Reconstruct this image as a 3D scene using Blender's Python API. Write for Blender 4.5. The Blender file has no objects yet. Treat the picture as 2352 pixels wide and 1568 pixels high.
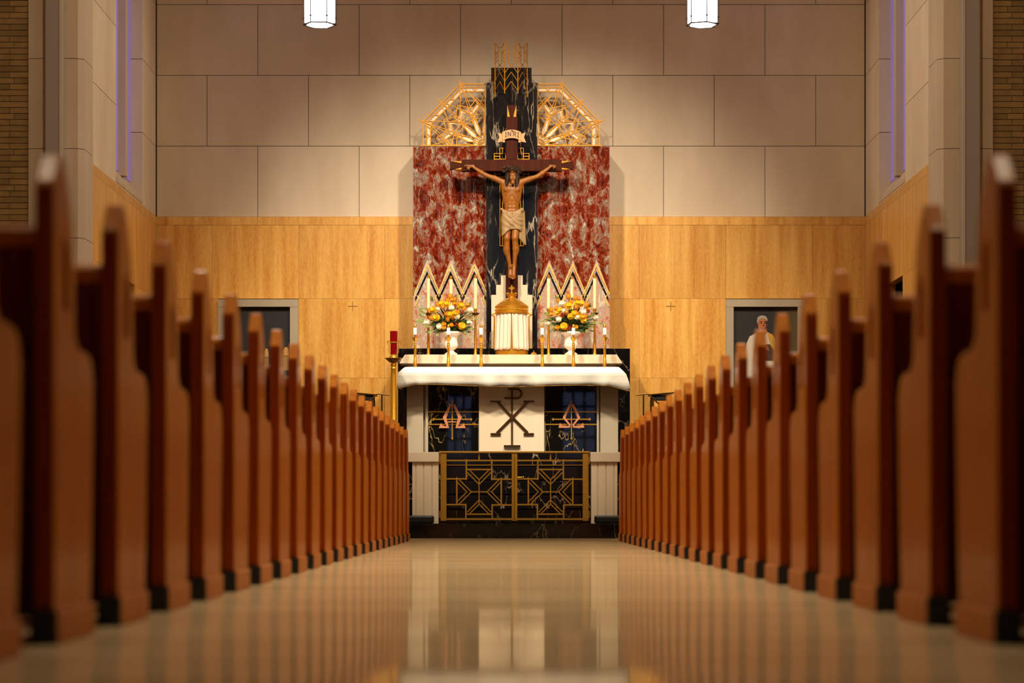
import bpy, bmesh, math, random
import numpy as np
from mathutils import Vector, Matrix, Euler

random.seed(7)
SC = bpy.context.scene
COL = SC.collection

# ------------------------------------------------------------------ camera
F = 85.0 / 36.0 * 2352.0          # focal length in pixels of the 2352 frame
H, CX, HY = 0.283, 1173.0, 1174.0  # eye height, vanishing point
cam = bpy.data.cameras.new('camera')
cam.lens, cam.sensor_width = 85.0, 36.0
cam.shift_x, cam.shift_y = (1176.0 - CX) / 2352.0, (HY - 784.0) / 2352.0
cam.clip_end = 200
cam.dof.use_dof = True
cam.dof.focus_distance = 28.3
cam.dof.aperture_fstop = 2.6
camo = bpy.data.objects.new('camera', cam)
camo.location = (0, 0, H)
camo.rotation_euler = (math.radians(90), 0, 0)
COL.objects.link(camo)
SC.camera = camo

# ------------------------------------------------------------------ world, exposure, lights
w = bpy.data.worlds.new('world')
SC.world = w
w.use_nodes = True
w.node_tree.nodes['Background'].inputs[0].default_value = (1.0, 0.75, 0.5, 1)
w.node_tree.nodes['Background'].inputs[1].default_value = 0.0
SC.view_settings.view_transform = 'Standard'
SC.view_settings.look = 'None'
SC.view_settings.exposure = 0.0
SC.view_settings.gamma = 1.0
SC.cycles.max_bounces = 8
SC.cycles.sample_clamp_indirect = 6.0


def aim(o, target):
    d = Vector(target) - o.location
    o.rotation_euler = d.to_track_quat('-Z', 'Y').to_euler()


def spot(name, loc, target, power, angle, blend, color, radius=0.25):
    l = bpy.data.lights.new(name, 'SPOT')
    l.energy, l.spot_size, l.spot_blend, l.color = power, math.radians(angle), blend, color
    l.shadow_soft_size = radius
    o = bpy.data.objects.new(name, l)
    o.location = loc
    COL.objects.link(o)
    aim(o, target)
    return o


def area(name, loc, target, power, sx, sy, color, spread=180):
    l = bpy.data.lights.new(name, 'AREA')
    l.shape, l.size, l.size_y = 'RECTANGLE', sx, sy
    l.energy, l.color, l.spread = power, color, math.radians(spread)
    o = bpy.data.objects.new(name, l)
    o.location = loc
    COL.objects.link(o)
    aim(o, target)
    return o


WARM = (1.0, 0.88, 0.70)
WARM2 = (1.0, 0.92, 0.78)
NAVE = (1.0, 0.80, 0.52)
# spotlights on the ceiling before the chancel, turned to the altar
for sx in (-1, 1):
    spot('chancel_spot', (sx * 2.0, 21.4, 8.6), (sx * 0.4, 29.0, 2.1), 3000, 48, 1.0, WARM, 0.25)
    # behind the arch on either side, turned across the sanctuary
    spot('arch_spot', (sx * 3.7, 25.3, 8.4), (-sx * 4.3, 26.0, 4.6), 1100, 58, 1.0, WARM, 0.4)
    # downlights in the nave ceiling, one row over each bank of pews
    for yy, pw in ((5.9, 38), (12.4, 45), (18.6, 190)):
        area('nave_downlight', (sx * 2.6, yy, 8.95), (sx * 2.6, yy, 0), pw, 0.35, 0.9, NAVE)
# narrow fill lights without fixtures, added to brighten the aisle floor
for yy, pw in ((8.0, 40), (12.5, 80), (17.0, 60), (21.5, 20)):
    area('aisle_fill', (0, yy, 8.95), (0, yy, 0), pw, 0.5, 0.5, WARM, 64)
spot('altar_spot', (0, 20.4, 8.7), (0, 26.6, 0.9), 1900, 24, 1.0, WARM2, 0.2)

# ------------------------------------------------------------------ helpers


def P(px, py, Y):
    return Vector(((px - CX) * Y / F, Y, H + (HY - py) * Y / F))


def WX(px, Y):
    return (px - CX) * Y / F


def WZ(py, Y):
    return H + (HY - py) * Y / F


class MB:
    """collects faces, links them as one mesh object"""

    def __init__(s):
        s.v, s.f, s.m = [], [], []
        s.cur = 0

    def add(s, verts, faces):
        b = len(s.v)
        s.v += [tuple(v) for v in verts]
        for f in faces:
            s.f.append([b + i for i in f])
            s.m.append(s.cur)
        return s

    def box(s, x0, x1, y0, y1, z0, z1):
        vs = [(x, y, z) for x in (x0, x1) for y in (y0, y1) for z in (z0, z1)]
        return s.add(vs, [(0, 1, 3, 2), (4, 6, 7, 5), (0, 4, 5, 1), (2, 3, 7, 6), (0, 2, 6, 4), (1, 5, 7, 3)])

    def pxbox(s, px0, px1, py0, py1, Y0, Y1):
        return s.box(WX(px0, Y0), WX(px1, Y0), Y0, Y1, WZ(py1, Y0), WZ(py0, Y0))

    def prism(s, pts, axis_vec):
        """pts: closed list of 3D points, extruded by axis_vec"""
        n = len(pts)
        a = [Vector(p) for p in pts]
        b = [p + Vector(axis_vec) for p in a]
        fs = [tuple(range(n - 1, -1, -1)), tuple(range(n, 2 * n))]
        fs += [(i, (i + 1) % n, n + (i + 1) % n, n + i) for i in range(n)]
        return s.add(a + b, fs)

    def pxprism(s, pts, Y0, Y1):
        return s.prism([P(x, y, Y0) for x, y in pts], (0, Y1 - Y0, 0))

    def bar(s, a, b, w, t, ext=0.0):
        """flat bar from a to b lying in the XZ plane, width w, thickness t along Y (towards -Y half)"""
        a, b = Vector(a), Vector(b)
        d = (b - a)
        if d.length < 1e-6:
            return s
        d.normalize()
        a = a - d * ext
        b = b + d * ext
        n = Vector((-d.z, 0, d.x))
        if n.length < 1e-6:
            n = Vector((1, 0, 0))
        n.normalize()
        n *= w / 2
        s.nb = getattr(s, 'nb', 0) + 1
        tv = Vector((0, t / 2 + .00035 * (s.nb % 9), 0))
        vs = [a - n - tv, a + n - tv, b + n - tv, b - n - tv, a - n + tv, a + n + tv, b + n + tv, b - n + tv]
        return s.add(vs, [(0, 1, 2, 3), (7, 6, 5, 4), (0, 4, 5, 1), (1, 5, 6, 2), (2, 6, 7, 3), (3, 7, 4, 0)])

    def pxbar(s, p, q, wpx, Y, t, ext=0.0):
        return s.bar(P(p[0], p[1], Y), P(q[0], q[1], Y), wpx * Y / F, t, ext)

    def pxline(s, pts, wpx, Y, t):
        for p, q in zip(pts[:-1], pts[1:]):
            s.pxbar(p, q, wpx, Y, t, ext=wpx * Y / F * 0.35)
        return s

    def lathe(s, prof, n=24, c=(0, 0, 0), a0=0.0, cap=True):
        """prof: list of (r, z)"""
        vs, fs = [], []
        for r, z in prof:
            for i in range(n):
                a = a0 + 2 * math.pi * i / n
                vs.append((c[0] + r * math.cos(a), c[1] + r * math.sin(a), c[2] + z))
        m = len(prof)
        for j in range(m - 1):
            for i in range(n):
                k = (i + 1) % n
                fs.append((j * n + i, j * n + k, (j + 1) * n + k, (j + 1) * n + i))
        if cap:
            fs.append(tuple(range(n - 1, -1, -1)))
            fs.append(tuple((m - 1) * n + i for i in range(n)))
        return s.add(vs, fs)

    def tube(s, pts, r, n=8):
        pts = [Vector(p) for p in pts]
        rs = r if isinstance(r, (list, tuple)) else [r] * len(pts)
        vs, fs = [], []
        up = Vector((0, 0, 1))
        prev = None
        for i, p in enumerate(pts):
            d = (pts[min(i + 1, len(pts) - 1)] - pts[max(i - 1, 0)])
            d.normalize()
            if prev is None:
                x = d.cross(up)
                if x.length < 1e-3:
                    x = d.cross(Vector((1, 0, 0)))
            else:
                x = prev - d * prev.dot(d)
            x.normalize()
            prev = x
            y = d.cross(x)
            for k in range(n):
                a = 2 * math.pi * k / n
                vs.append(p + (x * math.cos(a) + y * math.sin(a)) * rs[i])
        for i in range(len(pts) - 1):
            for k in range(n):
                q = (k + 1) % n
                fs.append((i * n + k, i * n + q, (i + 1) * n + q, (i + 1) * n + k))
        fs.append(tuple(range(n - 1, -1, -1)))
        fs.append(tuple((len(pts) - 1) * n + k for k in range(n)))
        return s.add(vs, fs)

    def ball(s, c, r, n=10, m=6, sq=(1, 1, 1)):
        prof = [(math.sin(math.pi * j / m), -math.cos(math.pi * j / m)) for j in range(m + 1)]
        vs, fs = [], []
        for rr, zz in prof:
            for i in range(n):
                a = 2 * math.pi * i / n
                vs.append((c[0] + r * sq[0] * rr * math.cos(a), c[1] + r * sq[1] * rr * math.sin(a), c[2] + r * sq[2] * zz))
        for j in range(m):
            for i in range(n):
                k = (i + 1) % n
                fs.append((j * n + i, j * n + k, (j + 1) * n + k, (j + 1) * n + i))
        return s.add(vs, fs)

    def build(s, name, mat, parent=None, org=(0, 0, 0), smooth=False, bevel=0.0, segs=2, sharp=40):
        me = bpy.data.meshes.new(name)
        ox, oy, oz = org
        me.from_pydata([(x - ox, y - oy, z - oz) for x, y, z in s.v], [], s.f)
        mats = mat if isinstance(mat, (list, tuple)) else [mat]
        for m in mats:
            me.materials.append(m)
        if len(mats) > 1:
            me.polygons.foreach_set('material_index', s.m)
        bm = bmesh.new()
        bm.from_mesh(me)
        bmesh.ops.remove_doubles(bm, verts=bm.verts, dist=1e-6)
        bmesh.ops.recalc_face_normals(bm, faces=bm.faces)
        if bevel > 0:
            es = [e for e in bm.edges if len(e.link_faces) == 2 and e.calc_face_angle(0) > math.radians(30)]
            bmesh.ops.bevel(bm, geom=es, offset=bevel, segments=segs, profile=0.6, affect='EDGES', clamp_overlap=True)
        if smooth:
            for f in bm.faces:
                f.smooth = True
            for e in bm.edges:
                if len(e.link_faces) == 2 and e.calc_face_angle(0) > math.radians(sharp):
                    e.smooth = False
        bm.to_mesh(me)
        bm.free()
        o = bpy.data.objects.new(name, me)
        COL.objects.link(o)
        if parent is None:
            o.location = org
        else:
            o.parent = parent
        return o


def tag(o, label, cat, group=None):
    o['label'], o['category'] = label, cat
    if group:
        o['group'] = group
    return o


def thing(name, label, cat, loc=(0, 0, 0), group=None):
    o = bpy.data.objects.new(name, None)
    o.empty_display_size = 0.1
    o.location = loc
    COL.objects.link(o)
    return tag(o, label, cat, group)


def struct(o):
    o['kind'] = 'structure'
    return o


def dup(root, loc, label, group=None):
    r = root.copy()
    COL.objects.link(r)
    r.location = loc
    r['label'] = label
    if group:
        r['group'] = group
    for ch in list(root.children):
        c = ch.copy()
        COL.objects.link(c)
        c.parent = r
        for g in list(ch.children):
            d = g.copy()
            COL.objects.link(d)
            d.parent = c
    return r


def link_mesh(name, me, parent):
    o = bpy.data.objects.new(name, me)
    COL.objects.link(o)
    o.parent = parent
    return o


# ------------------------------------------------------------------ materials


def new_mat(name):
    m = bpy.data.materials.new(name)
    m.use_nodes = True
    nt = m.node_tree
    return m, nt, nt.nodes['Principled BSDF']


def nd(nt, typ, **kw):
    n = nt.nodes.new(typ)
    for k, v in kw.items():
        if k in n.inputs:
            n.inputs[k].default_value = v
        else:
            setattr(n, k, v)
    return n


def L(nt, a, b):
    nt.links.new(a, b)


def rgb(r, g, b):
    """0-255 display colour to linear"""
    def f(c):
        c /= 255.0
        return c / 12.92 if c <= 0.04045 else ((c + 0.055) / 1.055) ** 2.4
    return (f(r), f(g), f(b), 1.0)


def plain(name, col, rough=0.5, metal=0.0, spec=0.5, coat=0.0, var=0.0, vscale=8.0, bump=0.0):
    m, nt, b = new_mat(name)
    b.inputs['Base Color'].default_value = col
    b.inputs['Roughness'].default_value = rough
    b.inputs['Metallic'].default_value = metal
    b.inputs['Specular IOR Level'].default_value = spec
    b.inputs['Coat Weight'].default_value = coat
    if var or bump:
        tc = nd(nt, 'ShaderNodeTexCoord')
        nz = nd(nt, 'ShaderNodeTexNoise', Scale=vscale, Detail=4.0)
        L(nt, tc.outputs['Object'], nz.inputs['Vector'])
        if var:
            mx = nd(nt, 'ShaderNodeMix', data_type='RGBA')
            mx.inputs['A'].default_value = tuple(c * (1 - var) for c in col[:3]) + (1,)
            mx.inputs['B'].default_value = tuple(min(1, c * (1 + var)) for c in col[:3]) + (1,)
            L(nt, nz.outputs['Fac'], mx.inputs['Factor'])
            L(nt, mx.outputs['Result'], b.inputs['Base Color'])
        if bump:
            bp = nd(nt, 'ShaderNodeBump', Strength=bump, Distance=0.01)
            L(nt, nz.outputs['Fac'], bp.inputs['Height'])
            L(nt, bp.outputs['Normal'], b.inputs['Normal'])
    return m


def emis(name, col, strength):
    m, nt, b = new_mat(name)
    b.inputs['Base Color'].default_value = col
    b.inputs['Emission Color'].default_value = col
    b.inputs['Emission Strength'].default_value = strength
    return m


def stone_mat(name, c1, c2, rough=0.85, island=0.12):
    m, nt, b = new_mat(name)
    g = nd(nt, 'ShaderNodeNewGeometry')
    mp = nd(nt, 'ShaderNodeMapping')
    mp.inputs['Scale'].default_value = (1.0, 1.0, 0.35)
    L(nt, g.outputs['Position'], mp.inputs['Vector'])
    n1 = nd(nt, 'ShaderNodeTexNoise', Scale=1.6, Detail=6.0, Roughness=0.6)
    n2 = nd(nt, 'ShaderNodeTexNoise', Scale=60.0, Detail=2.0)
    L(nt, mp.outputs['Vector'], n1.inputs['Vector'])
    L(nt, g.outputs['Position'], n2.inputs['Vector'])
    mx = nd(nt, 'ShaderNodeMix', data_type='RGBA')
    mx.inputs['A'].default_value, mx.inputs['B'].default_value = c1, c2
    rp = nd(nt, 'ShaderNodeMapRange')
    rp.inputs['From Min'].default_value, rp.inputs['From Max'].default_value = 0.3, 0.7
    L(nt, n1.outputs['Fac'], rp.inputs['Value'])
    L(nt, rp.outputs['Result'], mx.inputs['Factor'])
    hs = nd(nt, 'ShaderNodeHueSaturation')
    ri = nd(nt, 'ShaderNodeMapRange')
    ri.inputs['To Min'].default_value, ri.inputs['To Max'].default_value = 1 - island, 1 + island
    L(nt, g.outputs['Random Per Island'], ri.inputs['Value'])
    L(nt, ri.outputs['Result'], hs.inputs['Value'])
    L(nt, mx.outputs['Result'], hs.inputs['Color'])
    L(nt, hs.outputs['Color'], b.inputs['Base Color'])
    b.inputs['Roughness'].default_value = rough
    b.inputs['Specular IOR Level'].default_value = 0.25
    bp = nd(nt, 'ShaderNodeBump', Strength=0.15, Distance=0.004)
    L(nt, n2.outputs['Fac'], bp.inputs['Height'])
    L(nt, bp.outputs['Normal'], b.inputs['Normal'])
    return m


def panel_mat(name, c1, c2, rough=0.28):
    """golden striated wall panelling, vertical figure"""
    m, nt, b = new_mat(name)
    g = nd(nt, 'ShaderNodeNewGeometry')
    ad = nd(nt, 'ShaderNodeVectorMath', operation='ADD')
    cb = nd(nt, 'ShaderNodeCombineXYZ')
    ml = nd(nt, 'ShaderNodeMath', operation='MULTIPLY')
    ml.inputs[1].default_value = 13.0
    L(nt, g.outputs['Random Per Island'], ml.inputs[0])
    L(nt, ml.outputs[0], cb.inputs['X'])
    L(nt, ml.outputs[0], cb.inputs['Y'])
    L(nt, g.outputs['Position'], ad.inputs[0])
    L(nt, cb.outputs[0], ad.inputs[1])
    mp = nd(nt, 'ShaderNodeMapping')
    mp.inputs['Scale'].default_value = (1.0, 1.0, 0.06)
    L(nt, ad.outputs[0], mp.inputs['Vector'])
    n1 = nd(nt, 'ShaderNodeTexNoise', Scale=9.0, Detail=8.0, Roughness=0.65)
    L(nt, mp.outputs['Vector'], n1.inputs['Vector'])
    mp2 = nd(nt, 'ShaderNodeMapping')
    mp2.inputs['Scale'].default_value = (1.0, 1.0, 0.35)
    L(nt, ad.outputs[0], mp2.inputs['Vector'])
    n2 = nd(nt, 'ShaderNodeTexNoise', Scale=55.0, Detail=3.0)
    L(nt, mp2.outputs['Vector'], n2.inputs['Vector'])
    ma = nd(nt, 'ShaderNodeMath', operation='MULTIPLY_ADD')
    ma.inputs[1].default_value = 0.35
    L(nt, n2.outputs['Fac'], ma.inputs[0])
    L(nt, n1.outputs['Fac'], ma.inputs[2])
    rp = nd(nt, 'ShaderNodeMapRange')
    rp.inputs['From Min'].default_value, rp.inputs['From Max'].default_value = 0.45, 0.9
    L(nt, ma.outputs[0], rp.inputs['Value'])
    mx = nd(nt, 'ShaderNodeMix', data_type='RGBA')
    mx.inputs['A'].default_value, mx.inputs['B'].default_value = c1, c2
    L(nt, rp.outputs['Result'], mx.inputs['Factor'])
    hs = nd(nt, 'ShaderNodeHueSaturation')
    ri = nd(nt, 'ShaderNodeMapRange')
    ri.inputs['To Min'].default_value, ri.inputs['To Max'].default_value = 0.9, 1.08
    L(nt, g.outputs['Random Per Island'], ri.inputs['Value'])
    L(nt, ri.outputs['Result'], hs.inputs['Value'])
    L(nt, mx.outputs['Result'], hs.inputs['Color'])
    L(nt, hs.outputs['Color'], b.inputs['Base Color'])
    b.inputs['Roughness'].default_value = rough
    return m


def marble_mat(name, base, vein, vein2, scale=3.0, width=0.02, rough=0.1, stretch=(1, 1, 0.5)):
    m, nt, b = new_mat(name)
    g = nd(nt, 'ShaderNodeNewGeometry')
    mp = nd(nt, 'ShaderNodeMapping')
    mp.inputs['Scale'].default_value = stretch
    L(nt, g.outputs['Position'], mp.inputs['Vector'])
    nz = nd(nt, 'ShaderNodeTexNoise', Scale=scale * 1.1, Detail=4.0, Roughness=0.5)
    L(nt, mp.outputs['Vector'], nz.inputs['Vector'])
    vm = nd(nt, 'ShaderNodeVectorMath', operation='MULTIPLY_ADD')
    vm.inputs[1].default_value = (0.55, 0.55, 0.55)
    L(nt, nz.outputs['Color'], vm.inputs[0])
    L(nt, mp.outputs['Vector'], vm.inputs[2])
    vo = nd(nt, 'ShaderNodeTexVoronoi', feature='DISTANCE_TO_EDGE', Scale=scale)
    L(nt, vm.outputs[0], vo.inputs['Vector'])
    r1 = nd(nt, 'ShaderNodeMapRange')
    r1.inputs['From Min'].default_value, r1.inputs['From Max'].default_value = 0.0, width
    r1.inputs['To Min'].default_value, r1.inputs['To Max'].default_value = 1.0, 0.0
    L(nt, vo.outputs['Distance'], r1.inputs['Value'])
    nm = nd(nt, 'ShaderNodeTexNoise', Scale=scale * 1.1, Detail=3.0)
    L(nt, mp.outputs['Vector'], nm.inputs['Vector'])
    r2 = nd(nt, 'ShaderNodeMapRange')
    r2.inputs['From Min'].default_value, r2.inputs['From Max'].default_value = 0.46, 0.62
    L(nt, nm.outputs['Fac'], r2.inputs['Value'])
    ml = nd(nt, 'ShaderNodeMath', operation='MULTIPLY')
    L(nt, r1.outputs['Result'], ml.inputs[0])
    L(nt, r2.outputs['Result'], ml.inputs[1])
    nc = nd(nt, 'ShaderNodeTexNoise', Scale=scale * 4, Detail=4.0)
    L(nt, vm.outputs[0], nc.inputs['Vector'])
    r3 = nd(nt, 'ShaderNodeMapRange')
    r3.inputs['From Min'].default_value, r3.inputs['From Max'].default_value = 0.6, 0.85
    r3.inputs['To Max'].default_value = 0.35
    L(nt, nc.outputs['Fac'], r3.inputs['Value'])
    m1 = nd(nt, 'ShaderNodeMix', data_type='RGBA')
    m1.inputs['A'].default_value, m1.inputs['B'].default_value = base, vein2
    L(nt, r3.outputs['Result'], m1.inputs['Factor'])
    m2 = nd(nt, 'ShaderNodeMix', data_type='RGBA')
    m2.inputs['B'].default_value = vein
    L(nt, m1.outputs['Result'], m2.inputs['A'])
    L(nt, ml.outputs[0], m2.inputs['Factor'])
    L(nt, m2.outputs['Result'], b.inputs['Base Color'])
    b.inputs['Roughness'].default_value = rough
    return m


def red_marble_mat(name, pale=False):
    m, nt, b = new_mat(name)
    g = nd(nt, 'ShaderNodeNewGeometry')
    mp = nd(nt, 'ShaderNodeMapping')
    mp.inputs['Scale'].default_value = (1, 1, 0.62)
    mp.inputs['Rotation'].default_value = (0, 0.12, 0)
    L(nt, g.outputs['Position'], mp.inputs['Vector'])
    nz = nd(nt, 'ShaderNodeTexNoise', Scale=5.0, Detail=6.0, Roughness=0.6)
    L(nt, mp.outputs['Vector'], nz.inputs['Vector'])
    vm = nd(nt, 'ShaderNodeVectorMath', operation='MULTIPLY_ADD')
    vm.inputs[1].default_value = (0.35, 0.35, 0.35)
    L(nt, nz.outputs['Color'], vm.inputs[0])
    L(nt, mp.outputs['Vector'], vm.inputs[2])
    n1 = nd(nt, 'ShaderNodeTexNoise', Scale=11.0, Detail=8.0, Roughness=0.66)
    L(nt, vm.outputs[0], n1.inputs['Vector'])
    cr = nd(nt, 'ShaderNodeValToRGB')
    e = cr.color_ramp.elements
    e[0].position, e[0].color = 0.36, rgb(70, 12, 3)
    e[1].position, e[1].color = 0.455, rgb(116, 30, 8)
    for pos, c in ((0.51, rgb(126, 46, 20)), (0.535, rgb(154, 108, 82)), (0.575, rgb(112, 96, 86)), (0.65, rgb(194, 174, 154))):
        k = e.new(pos)
        k.color = c
    if pale:
        for el_, p_ in zip(list(e), (0.30, 0.40, 0.43, 0.46, 0.53, 0.62)):
            el_.position = p_
        for el_, c_ in zip(list(e), (rgb(150, 66, 40), rgb(176, 98, 70), rgb(190, 122, 96), rgb(200, 158, 132), rgb(168, 146, 128), rgb(218, 194, 168))):
            el_.color = c_
    L(nt, n1.outputs['Fac'], cr.inputs['Fac'])
    vo = nd(nt, 'ShaderNodeTexVoronoi', feature='DISTANCE_TO_EDGE', Scale=9.0)
    L(nt, vm.outputs[0], vo.inputs['Vector'])
    r1 = nd(nt, 'ShaderNodeMapRange')
    r1.inputs['From Min'].default_value, r1.inputs['From Max'].default_value = 0.0, 0.03
    r1.inputs['To Min'].default_value, r1.inputs['To Max'].default_value = 0.2, 0.0
    L(nt, vo.outputs['Distance'], r1.inputs['Value'])
    mx = nd(nt, 'ShaderNodeMix', data_type='RGBA')
    mx.inputs['B'].default_value = rgb(225, 200, 170)
    L(nt, cr.outputs['Color'], mx.inputs['A'])
    L(nt, r1.outputs['Result'], mx.inputs['Factor'])
    L(nt, mx.outputs['Result'], b.inputs['Base Color'])
    b.inputs['Roughness'].default_value = 0.12
    return m


def wood_mat(name, c1, c2, rough=0.3, coat=0.4):
    m, nt, b = new_mat(name)
    tc = nd(nt, 'ShaderNodeTexCoord')
    oi = nd(nt, 'ShaderNodeObjectInfo')
    cb = nd(nt, 'ShaderNodeCombineXYZ')
    ml = nd(nt, 'ShaderNodeMath', operation='MULTIPLY')
    ml.inputs[1].default_value = 31.0
    L(nt, oi.outputs['Random'], ml.inputs[0])
    L(nt, ml.outputs[0], cb.inputs['Y'])
    ad = nd(nt, 'ShaderNodeVectorMath', operation='ADD')
    L(nt, tc.outputs['Object'], ad.inputs[0])
    L(nt, cb.outputs[0], ad.inputs[1])
    mp = nd(nt, 'ShaderNodeMapping')
    mp.inputs['Scale'].default_value = (1.0, 1.0, 0.07)
    L(nt, ad.outputs[0], mp.inputs['Vector'])
    n1 = nd(nt, 'ShaderNodeTexNoise', Scale=26.0, Detail=6.0, Roughness=0.6)
    L(nt, mp.outputs['Vector'], n1.inputs['Vector'])
    rp = nd(nt, 'ShaderNodeMapRange')
    rp.inputs['From Min'].default_value, rp.inputs['From Max'].default_value = 0.3, 0.7
    L(nt, n1.outputs['Fac'], rp.inputs['Value'])
    mx = nd(nt, 'ShaderNodeMix', data_type='RGBA')
    mx.inputs['A'].default_value, mx.inputs['B'].default_value = c1, c2
    L(nt, rp.outputs['Result'], mx.inputs['Factor'])
    L(nt, mx.outputs['Result'], b.inputs['Base Color'])
    b.inputs['Roughness'].default_value = rough
    b.inputs['Coat Weight'].default_value = coat
    b.inputs['Coat Roughness'].default_value = 0.11
    b.inputs['Specular IOR Level'].default_value = 0.05
    return m


def floor_mat(name):
    m, nt, b = new_mat(name)
    g = nd(nt, 'ShaderNodeNewGeometry')
    n1 = nd(nt, 'ShaderNodeTexNoise', Scale=220.0, Detail=2.0)
    L(nt, g.outputs['Position'], n1.inputs['Vector'])
    mp = nd(nt, 'ShaderNodeMapping')
    mp.inputs['Scale'].default_value = (0.10, 1.0, 1.0)
    L(nt, g.outputs['Position'], mp.inputs['Vector'])
    n2 = nd(nt, 'ShaderNodeTexNoise', Scale=2.2, Detail=4.0)
    L(nt, mp.outputs['Vector'], n2.inputs['Vector'])
    ma = nd(nt, 'ShaderNodeMath', operation='MULTIPLY_ADD')
    ma.inputs[1].default_value = 1.0
    L(nt, n2.outputs['Fac'], ma.inputs[0])
    L(nt, n1.outputs['Fac'], ma.inputs[2])
    rp = nd(nt, 'ShaderNodeMapRange')
    rp.inputs['From Min'].default_value, rp.inputs['From Max'].default_value = 0.7, 1.3
    L(nt, ma.outputs[0], rp.inputs['Value'])
    mx = nd(nt, 'ShaderNodeMix', data_type='RGBA')
    mx.inputs['A'].default_value, mx.inputs['B'].default_value = rgb(186, 156, 112), rgb(226, 196, 148)
    L(nt, rp.outputs['Result'], mx.inputs['Factor'])
    # a hand-polished floor is never quite flat: low undulation along the aisle
    n3 = nd(nt, 'ShaderNodeTexNoise', Scale=1.1, Detail=1.0)
    L(nt, mp.outputs['Vector'], n3.inputs['Vector'])
    bp = nd(nt, 'ShaderNodeBump', Strength=1.0, Distance=0.004)
    L(nt, n3.outputs['Fac'], bp.inputs['Height'])
    df = nd(nt, 'ShaderNodeBsdfDiffuse')
    gl = nd(nt, 'ShaderNodeBsdfGlossy')
    gl.inputs['Roughness'].default_value = 0.06
    gl.inputs['Color'].default_value = (1.0, 0.93, 0.82, 1)
    fr = nd(nt, 'ShaderNodeFresnel')
    fr.inputs['IOR'].default_value = 1.45
    ml = nd(nt, 'ShaderNodeMath', operation='MULTIPLY')
    ml.inputs[1].default_value = 0.6
    L(nt, fr.outputs[0], ml.inputs[0])
    L(nt, mx.outputs['Result'], df.inputs['Color'])
    L(nt, bp.outputs['Normal'], gl.inputs['Normal'])
    ms = nd(nt, 'ShaderNodeMixShader')
    L(nt, ml.outputs[0], ms.inputs['Fac'])
    L(nt, df.outputs[0], ms.inputs[1])
    L(nt, gl.outputs[0], ms.inputs[2])
    L(nt, ms.outputs[0], nt.nodes['Material Output'].inputs['Surface'])
    return m


def brick_mat(name):
    m, nt, b = new_mat(name)
    g = nd(nt, 'ShaderNodeNewGeometry')
    n1 = nd(nt, 'ShaderNodeTexNoise', Scale=9.0, Detail=5.0)
    L(nt, g.outputs['Position'], n1.inputs['Vector'])
    mx = nd(nt, 'ShaderNodeMix', data_type='RGBA')
    mx.inputs['A'].default_value, mx.inputs['B'].default_value = rgb(112, 84, 42), rgb(158, 124, 72)
    L(nt, n1.outputs['Fac'], mx.inputs['Factor'])
    hs = nd(nt, 'ShaderNodeHueSaturation')
    ri = nd(nt, 'ShaderNodeMapRange')
    ri.inputs['To Min'].default_value, ri.inputs['To Max'].default_value = 0.7, 1.2
    L(nt, g.outputs['Random Per Island'], ri.inputs['Value'])
    L(nt, ri.outputs['Result'], hs.inputs['Value'])
    L(nt, mx.outputs['Result'], hs.inputs['Color'])
    L(nt, hs.outputs['Color'], b.inputs['Base Color'])
    b.inputs['Roughness'].default_value = 0.8
    return m


M_STONE = stone_mat('cream_limestone', rgb(204, 182, 152), rgb(222, 202, 174), island=0.05)
M_PIER = stone_mat('grey_limestone', rgb(186, 164, 138), rgb(204, 182, 156), island=0.04)
M_JOINT = plain('mortar', rgb(88, 68, 48), 0.9)
M_PANEL = panel_mat('golden_travertine', rgb(200, 130, 42), rgb(242, 188, 98))
M_FRAME = stone_mat('grey_stone_surround', rgb(168, 152, 126), rgb(184, 168, 142), 0.6, 0.03)
M_BLACK = marble_mat('black_marble', rgb(15, 13, 13), rgb(150, 126, 98), rgb(50, 42, 38), 3.6, 0.02, 0.08)
M_BLACK2 = marble_mat('black_gold_marble', rgb(14, 13, 12), rgb(190, 156, 92), rgb(46, 38, 26), 5.0, 0.03, 0.02, (1, 1, 0.4))
M_BLACK3 = marble_mat('dark_veined_marble', rgb(26, 22, 22), rgb(176, 158, 134), rgb(58, 50, 46), 4.5, 0.05, 0.13, (1.5, 1, 0.3))
M_RED = red_marble_mat('red_marble')
M_PALE = red_marble_mat('pale_red_marble', True)
M_ZIG = plain('bright_gilding', rgb(252, 204, 84), 0.4, 0.25)
M_CREAM = stone_mat('cream_marble', rgb(214, 192, 160), rgb(228, 208, 178), 0.22, 0.03)
M_SHADE = stone_mat('pale_stone', rgb(206, 184, 150), rgb(222, 200, 166), 0.45, 0.03)
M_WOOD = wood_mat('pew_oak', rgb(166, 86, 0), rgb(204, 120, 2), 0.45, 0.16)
M_WOOD_SHADED = wood_mat('pew_oak_shaded', rgb(126, 46, 0), rgb(158, 68, 2), 0.45, 0.2)  # same oak, darker and redder: shade put into the colour
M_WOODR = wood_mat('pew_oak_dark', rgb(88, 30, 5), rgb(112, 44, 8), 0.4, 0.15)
M_CROSS = wood_mat('cross_wood', rgb(60, 24, 12), rgb(76, 33, 18), 0.45, 0.1)
M_KICK = plain('black_kick_plate', rgb(14, 11, 9), 0.6)
M_FLOOR = floor_mat('polished_terrazzo')
M_BRICK = brick_mat('buff_brick')
M_GOLD = plain('gilt', rgb(232, 168, 50), 0.32, 0.8, var=0.15, vscale=30)
M_GILT = plain('matt_gilding', rgb(200, 134, 20), 0.5, 0.5, var=0.15, vscale=30)
M_BRASS = plain('brass', rgb(180, 130, 42), 0.45, 0.6, var=0.15, vscale=20)
M_BRONZE = plain('bronze', rgb(92, 62, 30), 0.4, 0.9, var=0.2, vscale=30)
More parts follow.
